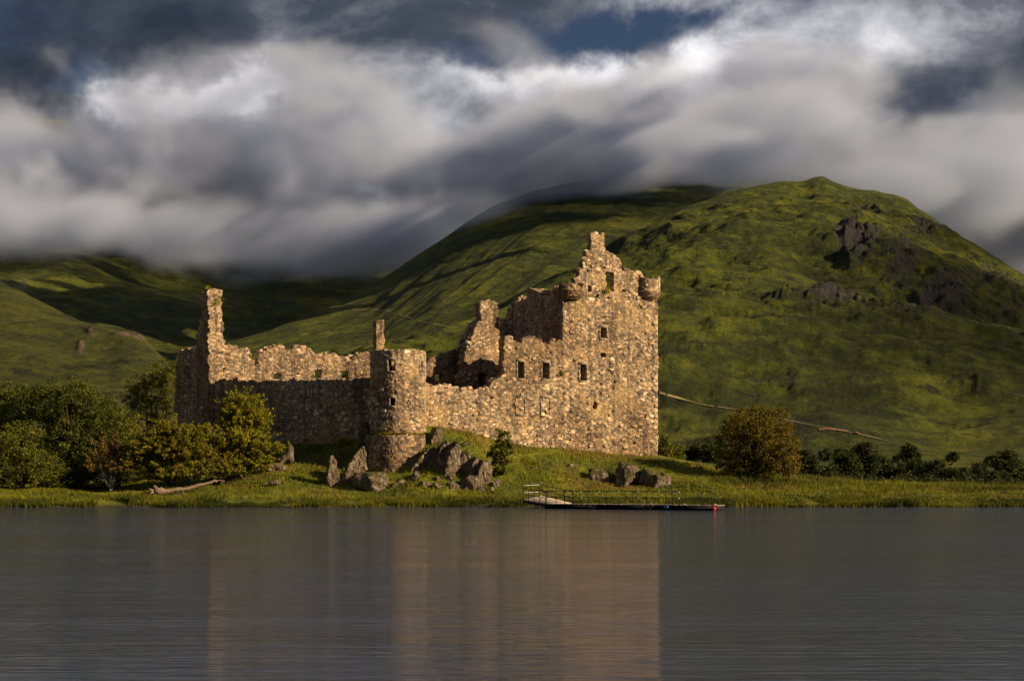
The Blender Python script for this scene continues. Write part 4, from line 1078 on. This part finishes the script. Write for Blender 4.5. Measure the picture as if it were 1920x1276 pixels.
grass('meadow_grass', 'tall meadow grass with rusty patches right of the knoll', X, Yv, .45 + .4 * np.clip(fbm(X * .2, Yv * .2, 3, 93) + .4, 0, 1), .085, 5, tn, np.clip((fbm(X * .07, Yv * .05, 3, 97) + .02) * 2.6, 0, .8) * (X > 34), M_GRASS, rg)

# ------------------------------------------------------------------ jetty, buoy, driftwood
def beam(name, a, b, r, mat, parent, seg=6):
    a = np.array(a, float); b = np.array(b, float)
    v, f = tube_vf(np.array([a, (a + b) / 2, b]), r, seg)
    return mesh_obj(name, v, f, mat, parent=parent, loc=(a + b) / 2)
J0 = np.array((PX(1020, 125.5), 125.5)); J1 = np.array((PX(1344, 117.5), 117.5)); jd = (J1 - J0) / np.linalg.norm(J1 - J0); jl = np.linalg.norm(J1 - J0); jn = np.array((-jd[1], jd[0]))
jet = empty('floating_jetty', (float(J0[0]), float(J0[1]), 0)); tag(jet, 'low floating jetty with railing and sloping ramp at the shore', 'jetty')
def jp(t, s, z): p = J0 + jd * t + jn * s; return np.array((p[0], p[1], z))
ZD = .46
npl = int(jl / .5)
for k in range(3):
    t0 = jl * k / 3 + .03; t1 = jl * (k + 1) / 3 - .03
    v, f = box_vf(*jp((t0 + t1) / 2, .95, .17), t1 - t0, 1.8, .42, (*jd, 0), (*jn, 0)); mesh_obj('float', v, f, M_FLOAT, parent=jet, loc=jp((t0 + t1) / 2, .95, 0))
for k in range(npl):
    t = (k + .5) * jl / npl
    v, f = box_vf(*jp(t, .95, ZD - .04), jl / npl - .025, 1.96, .06, (*jd, 0), (*jn, 0)); mesh_obj('deck_plank', v, f, M_DECK, parent=jet, loc=jp(t, .95, ZD))
R0 = np.array(W(981, 936, 129.5)); R1 = np.array(W(1013, 928, 132.0)); Q0 = jp(.1, .1, ZD + .02); Q1 = jp(1.9, 1.8, ZD + .02)
nr = 11
for k in range(nr):
    f0, f1 = k / nr, (k + .93) / nr
    c4 = [R0 + (Q0 - R0) * f0, R1 + (Q1 - R1) * f0, R1 + (Q1 - R1) * f1, R0 + (Q0 - R0) * f1]
    v = np.array(c4 + [p - np.array((0, 0, .08)) for p in c4]); f = np.array([(0, 1, 2, 3), (7, 6, 5, 4), (0, 4, 5, 1), (1, 5, 6, 2), (2, 6, 7, 3), (3, 7, 4, 0)])
    mesh_obj('ramp_plank', v, f, M_RAMP, parent=jet, loc=v.mean(0))
for a, b in ((R0, Q0), (R1, Q1)): beam('ramp_girder', a - np.array((0, 0, .17)), b - np.array((0, 0, .15)), .09, M_FLOAT, jet, 4)
RH = 1.12
def tx(x):  # photo x -> distance along the jetty front edge
    return on_line(J0, jd, x)
tp = [tx(x) for x in (1024, 1042, 1058, 1074, 1089, 1103, 1124, 1137, 1160, 1173, 1186, 1197, 1212, 1224, 1235, 1248, 1260, 1273)]
for k, t in enumerate(tp): beam('post', jp(t, .06, ZD - .1), jp(t, .06, ZD + RH), .036, M_STEEL, jet)
for z in (RH, RH * .5): beam('rail', jp(tp[0], .06, ZD + z), jp(tp[-1], .06, ZD + z), .038, M_STEEL, jet)
beam('rail', jp(tp[-1], .06, ZD + RH * .46), jp(tx(1317), .06, ZD + RH * .46), .022, M_STEEL, jet)
for x in (1317, 1335): beam('post', jp(tx(x), .06, ZD - .1), jp(tx(x), .06, ZD + RH), .038, M_STEEL, jet)
beam('rail', jp(tx(1317), .06, ZD + RH), jp(tx(1335), .06, ZD + RH), .038, M_STEEL, jet)
for x in (1089, 1124, 1160, 1197, 1235, 1273):
    for z in (RH - .08, RH * .48): 
        p = jp(tx(x), -.01, ZD + z); v, f = box_vf(*p, .09, .05, .11); mesh_obj('bracket', v, f, M_GALV, parent=jet, loc=p)
for x in (1218, 1280, 1338):
    p = jp(tx(x), .15, ZD + .05); v, f = box_vf(*p, .34, .12, .07, (*jd, 0), (*jn, 0)); mesh_obj('mooring_cleat', v, f, M_GALV, parent=jet, loc=p)
for (a, b) in ((R0, Q0), (R1, Q1)):
    up = np.array((0, 0, 1.0))
    for fz in (1.0, .5): beam('ramp_rail', a + up * fz, b + up * fz, .036, M_STEEL, jet)
    for q in np.linspace(0, 1, 5): p = a + (b - a) * q; beam('post', p - up * .1, p + up * 1.0, .036, M_STEEL, jet)
for z in (1.28, .62): beam('gate_bar', R0 + np.array((.05, 0, z)), R1 + np.array((.05, 0, z - .3)), .03, M_GALV, jet)
for a in (R0, R1): beam('gate_post', a - np.array((0, 0, .3)), a + np.array((0, 0, 1.15)), .045, M_STEEL, jet)
p = jp(tx(1250), -.07, .27); v, f = box_vf(*p, .42, .05, .24, (*jd, 0), (*jn, 0)); mesh_obj('blue_plate', v, f, M_BLUE, parent=jet, loc=p)
bp = jp(tx(1341), -.25, .14); bm = bmesh.new(); bmesh.ops.create_uvsphere(bm, u_segments=20, v_segments=12, radius=.16)
for vv in bm.verts: vv.co.z *= 1.12
bmesh.ops.create_cone(bm, cap_ends=True, segments=12, radius1=.06, radius2=.04, depth=.14, matrix=Matrix.Translation((0, 0, .28)))
me = bpy.data.meshes.new('mooring_buoy'); bm.to_mesh(me); bm.free(); me.materials.append(M_RED); bo = bpy.data.objects.new('mooring_buoy', me); COL.objects.link(bo); bo.location = bp
tag(bo, 'small red round buoy floating at the end of the jetty', 'buoy')
def g0(x, Y, dz=0): X = PX(x, Y); return np.array((X, Y, float(ground_h(X, Y)) + dz))
lg = empty('driftwood_log', tuple(g0(295, 138))); tag(lg, 'weathered fallen tree trunk with root end lying on the bank', 'log')
path = [g0(292, 138.2, .35), g0(312, 138.4, .25), g0(340, 138.8, .22), g0(362, 139.2, .45), g0(385, 139.6, .75), g0(405, 140.0, .95), g0(421, 140.3, 1.05)]
pa = np.array(path); q = np.linspace(0, 6, 26); pp = np.column_stack([np.interp(q, np.arange(7), pa[:, k]) for k in range(3)]) + RNG.normal(0, .03, (26, 3)); v, f = tube_vf(pp, np.interp(q, np.arange(7), [.38, .28, .22, .19, .16, .12, .05]) * RNG.uniform(.82, 1.2, 26), 8); v += .025 * RNG.normal(0, 1, v.shape); mesh_obj('trunk', v, f, M_DRIFT, parent=lg, loc=path[2], smooth=True)
for k in range(7):
    a = k / 7 * 2 * math.pi; s = path[0]; e = s + np.array((-.35 - .2 * math.cos(a * 2), .7 * math.cos(a), .65 * math.sin(a)))
    v, f = tube_vf(np.array([s, (s + e) / 2 + .08 * RNG.normal(0, 1, 3), e]), [.2, .13, .04], 6); mesh_obj('root', v, f, M_DRIFT, parent=lg, loc=s)
pb = [g0(315, 138, .2), g0(335, 137.4, .12), g0(350, 137.0, .15)]; v, f = tube_vf(np.array(pb), [.16, .12, .05], 6); mesh_obj('branch', v, f, M_DRIFT, parent=lg, loc=pb[0])
l2 = [g0(318, 136.6, .12), g0(328, 136.4, .2), g0(338, 136.3, .1)]; v, f = tube_vf(np.array(l2), [.12, .15, .06], 6); tag(mesh_obj('driftwood', v, f, M_DRIFT, loc=l2[1]), 'short piece of driftwood in the grass before the fallen log', 'driftwood')
# plants rooted in the masonry
def tuft(label, c, r_, n, seed):
    q = np.random.default_rng(seed); C = np.array(c) + q.normal(0, 1, (n, 3)) * r_ * np.array((.5, .5, .5)); v, f = leaves_vf(C, .17, rng=q)
    o = mesh_obj('wall_plant', v, f, L_HAWY, attrs={'leaf_tone': np.repeat(q.uniform(.2, 1, n), 4)}, loc=c); tag(o, label, 'plant', 'plants growing on the castle masonry')
tuft('green tuft growing in the seam between keep and curtain wall', fr.pt(fr.tz(1053, 0)[0], PZ(699, A[1]), .1), .28, 90, 1)
tuft('green plant on the side of the tall left chimney stack', ge.pt(ge.tz(409, 0)[0], PZ(567, 168), .1), .5, 120, 2)
tuft('grass tuft on the top of the left chimney stack', ge.pt(ge.tz(391, 0)[0], PZ(543, 168), -.4), .35, 90, 3)
tuft('green plants on the sill of the keep gable opening', fr.pt((dorm[0] + dorm[1]) / 2 - .5, dorm[2] - .05, .05), .5, 160, 4)
# turf on the ledge of the round tower
X = RTc[0] + 3.02 * np.cos(np.linspace(math.pi, 2 * math.pi, 260)) ; 
q = np.random.default_rng(9); aa = q.uniform(math.pi * .95, math.pi * 2.05, 700); rr_ = q.uniform(2.9, 3.2, 700)
C = np.column_stack([RTc[0] + rr_ * np.cos(aa), RTc[1] + rr_ * np.sin(aa), np.full(700, zl + .06) + q.uniform(0, .12, 700)]); v, f = leaves_vf(C, .2, up=1.5, rng=q)
o = mesh_obj('ledge_turf', v, f, L_HAW, attrs={'leaf_tone': np.repeat(q.uniform(.3, 1, 700), 4)}, parent=castle, loc=C.mean(0)); o['kind'] = 'stuff'

# ------------------------------------------------------------------ tracks on the hillside
def drape(name, label, hillname, pxs, width, mat):
    xs, X, Y, Z = HILLS[hillname]
    pts = []; slp = []
    px = np.array(pxs, float); q = np.linspace(0, 1, 90); acc = np.linspace(0, 1, len(px))
    for x, y in zip(np.interp(q, acc, px[:, 0]), np.interp(q, acc, px[:, 1])):
        i = int(np.argmin(np.abs(xs - x))); yp = HOR - (Z[:, i] - CAM_H) * FPX / Y[:, i]
        j = int(np.argmax(yp < y)); 
        if j == 0: continue
        f = (yp[j - 1] - y) / (yp[j - 1] - yp[j] + 1e-9)
        Yp = Y[j - 1, i] + (Y[j, i] - Y[j - 1, i]) * f; Zp = Z[j - 1, i] + (Z[j, i] - Z[j - 1, i]) * f
        pts.append(((x - 960) * Yp / FPX, Yp, Zp)); slp.append((Z[min(j + 1, len(Z) - 1), i] - Z[j - 2, i]) / (Y[min(j + 1, len(Z) - 1), i] - Y[j - 2, i]))
    P = np.array(pts); ker = np.hanning(9); ker /= ker.sum()
    P = np.column_stack([np.convolve(np.pad(P[:, k], 4, mode='edge'), ker, 'valid') for k in range(3)])
    slp = np.convolve(np.pad(np.array(slp), 4, mode='edge'), ker, 'valid')
    n = len(P); wv = width * (1 + .5 * fbm(np.arange(n) * .2, np.zeros(n), 2, 3))
    v = []
    for s in (-1, 0, 1): v.append(P + np.column_stack([np.zeros(n), s * wv * .5, s * wv * .5 * slp + .35]))
    v = np.concatenate(v); i = np.arange(n - 1)
    f = np.concatenate([np.stack([i + o, i + 1 + o, i + 1 + o + n, i + o + n], -1) for o in (0, n)])
    tag(mesh_obj(name, v, f, mat, smooth=True), label, kind='structure')
M_TRACK = simple('track_gravel', (0.34, 0.27, 0.12), var=.5, scale=.1)
drape('track', 'pale track crossing the lower hillside behind the keep', 'hillside', [(1234, 736), (1270, 746), (1320, 760), (1380, 768), (1420, 776), (1480, 789), (1540, 801), (1600, 812), (1660, 826), (1720, 842), (1790, 850), (1850, 856)], 1.5, M_TRACK)
drape('bare_earth_scar', 'reddish bare earth scar where tracks meet on the hillside', 'hillside', [(1535, 806), (1552, 804), (1568, 806), (1590, 809), (1612, 813)], 3.5, simple('red_earth', (0.30, 0.15, 0.08), var=.4, scale=.1))
drape('track', 'pale track on the grassy ridge behind the inner gable', 'ridge', [(560, 590), (640, 583), (710, 580), (740, 586), (790, 603), (840, 612), (868, 625)], 5, M_TRACK)


# ------------------------------------------------------------------ low cloud on the mountains
def cloud_volume(name, label, lo, hi, res, build, dens, colr):
    m = bpy.data.materials.new(name + '_vapour'); m.use_nodes = True
    t = NT(m.node_tree); out = t.n('ShaderNodeOutputMaterial')
    pv = t.n('ShaderNodeVolumePrincipled', i={'Color': colr, 'Density': dens, 'Anisotropy': 0.0})
    pv.inputs['Density Attribute'].default_value = 'density'
    t.set(out.inputs['Volume'], pv)
    m.cycles.volume_sampling = 'MULTIPLE_IMPORTANCE' if hasattr(m.cycles, 'volume_sampling') else m.cycles.volume_sampling
    g = bpy.data.node_groups.new(name + '_field', 'GeometryNodeTree')
    g.interface.new_socket('Geometry', in_out='OUTPUT', socket_type='NodeSocketGeometry')
    q = NT(g)
    go = q.n('NodeGroupOutput')
    pos = q.n('GeometryNodeInputPosition').outputs[0]
    d = build(q, pos)
    vc = q.n('GeometryNodeVolumeCube', i={'Density': d, 'Min': lo, 'Max': hi, 'Resolution X': res[0], 'Resolution Y': res[1], 'Resolution Z': res[2]})
    sm = q.n('GeometryNodeSetMaterial', i={0: vc.outputs[0]}); sm.inputs['Material'].default_value = m
    q.set(go.inputs[0], sm.outputs[0])
    me = bpy.data.meshes.new(name); o = bpy.data.objects.new(name, me); COL.objects.link(o)
    me.materials.append(m)
    md = o.modifiers.new('field', 'NODES'); md.node_group = g
    tag(o, label, kind='stuff')
    return o
BANK = [ # photo x, photo y, distance, radii in metres, strength
 (280, 360, 4300, 900, 600, 290, 1.0), (670, 330, 4000, 300, 400, 330, 1.0), (30, 420, 4200, 700, 600, 170, 1.0), (300, 435, 3600, 900, 400, 110, .98), (640, 435, 3600, 420, 350, 110, 1.0), (-50, 430, 3500, 500, 400, 110, .98),
 (930, 345, 3800, 420, 400, 150, .95), (1180, 270, 3800, 500, 400, 150, .95), (1450, 250, 3500, 420, 400, 130, .95), (1220, 300, 3200, 330, 160, 80, 1.6), (1430, 308, 2950, 230, 130, 62, 1.75), (1040, 330, 3050, 260, 160, 95, 1.6), (900, 395, 3000, 160, 140, 60, 1.2), (1660, 350, 2520, 150, 90, 60, 1.75), (1760, 385, 2750, 250, 250, 130, 1.35), (1900, 330, 3300, 500, 500, 260, .95), (1300, 200, 4200, 900, 500, 150, .75)]
def blob_field(q, pos, blobs, ns, thr):
    sx = q.n('ShaderNodeSeparateXYZ', i={0: pos}); X, Y, Z = sx.outputs
    n1 = q.noise(q.scalev(pos, (1 / ns, 1 / ns, 1.5 / ns)), 1.0, 8, 0.66, 0.35)
    tot = None
    for (x, y, z, rx, ry, rz, a) in blobs:
        e = None
        for comp, cc, rr in ((X, x, rx), (Y, y, ry), (Z, z, rz)):
            k = q.m('DIVIDE', q.m('SUBTRACT', comp, cc), rr); k = q.m('MULTIPLY', k, k)
            e = k if e is None else q.m('ADD', e, k)
        g = q.m('MULTIPLY', q.m('EXPONENT', q.m('MULTIPLY', e, -1.0)), a)
        tot = g if tot is None else q.m('MAXIMUM', tot, g)
    v = q.m('ADD', q.m('MULTIPLY_ADD', n1, 2.0, -.375), q.m('MULTIPLY', tot, 0.66))
    return q.ss(v, thr, thr + .42)
def bank_field(q, pos):
    return blob_field(q, pos, [(*W(x, y, d), rx, ry, rz, a) for (x, y, d, rx, ry, rz, a) in BANK], 520, 0.92)
cloud_volume('cloud_bank', 'low grey cloud hiding the mountain tops', (-2300, 2330, 400), (2100, 5100, 1400), (290, 184, 66), bank_field, 0.012, (0.70, 0.785, 1.0))
# broken cloud overhead, between the sun and the hillside: its shadows dapple the slopes
OVER = [(1980, 2280, 1400, 480, 300, 100, 1.2), (2900, 1220, 1400, 230, 270, 100, 1.3), (3040, 650, 1400, 190, 300, 100, 1.3), (3130, 220, 1400, 170, 280, 100, 1.3), (3140, -230, 1400, 140, 260, 100, 1.3)]
def over_field(q, pos):
    return blob_field(q, pos, OVER, 420, 0.90)
cloud_volume('overhead_cloud', 'broken cloud above the hillside casting shade on it', (500, -600, 1260), (4300, 2900, 1540), (110, 100, 9), over_field, 0.0065, (0.70, 0.785, 1.0))
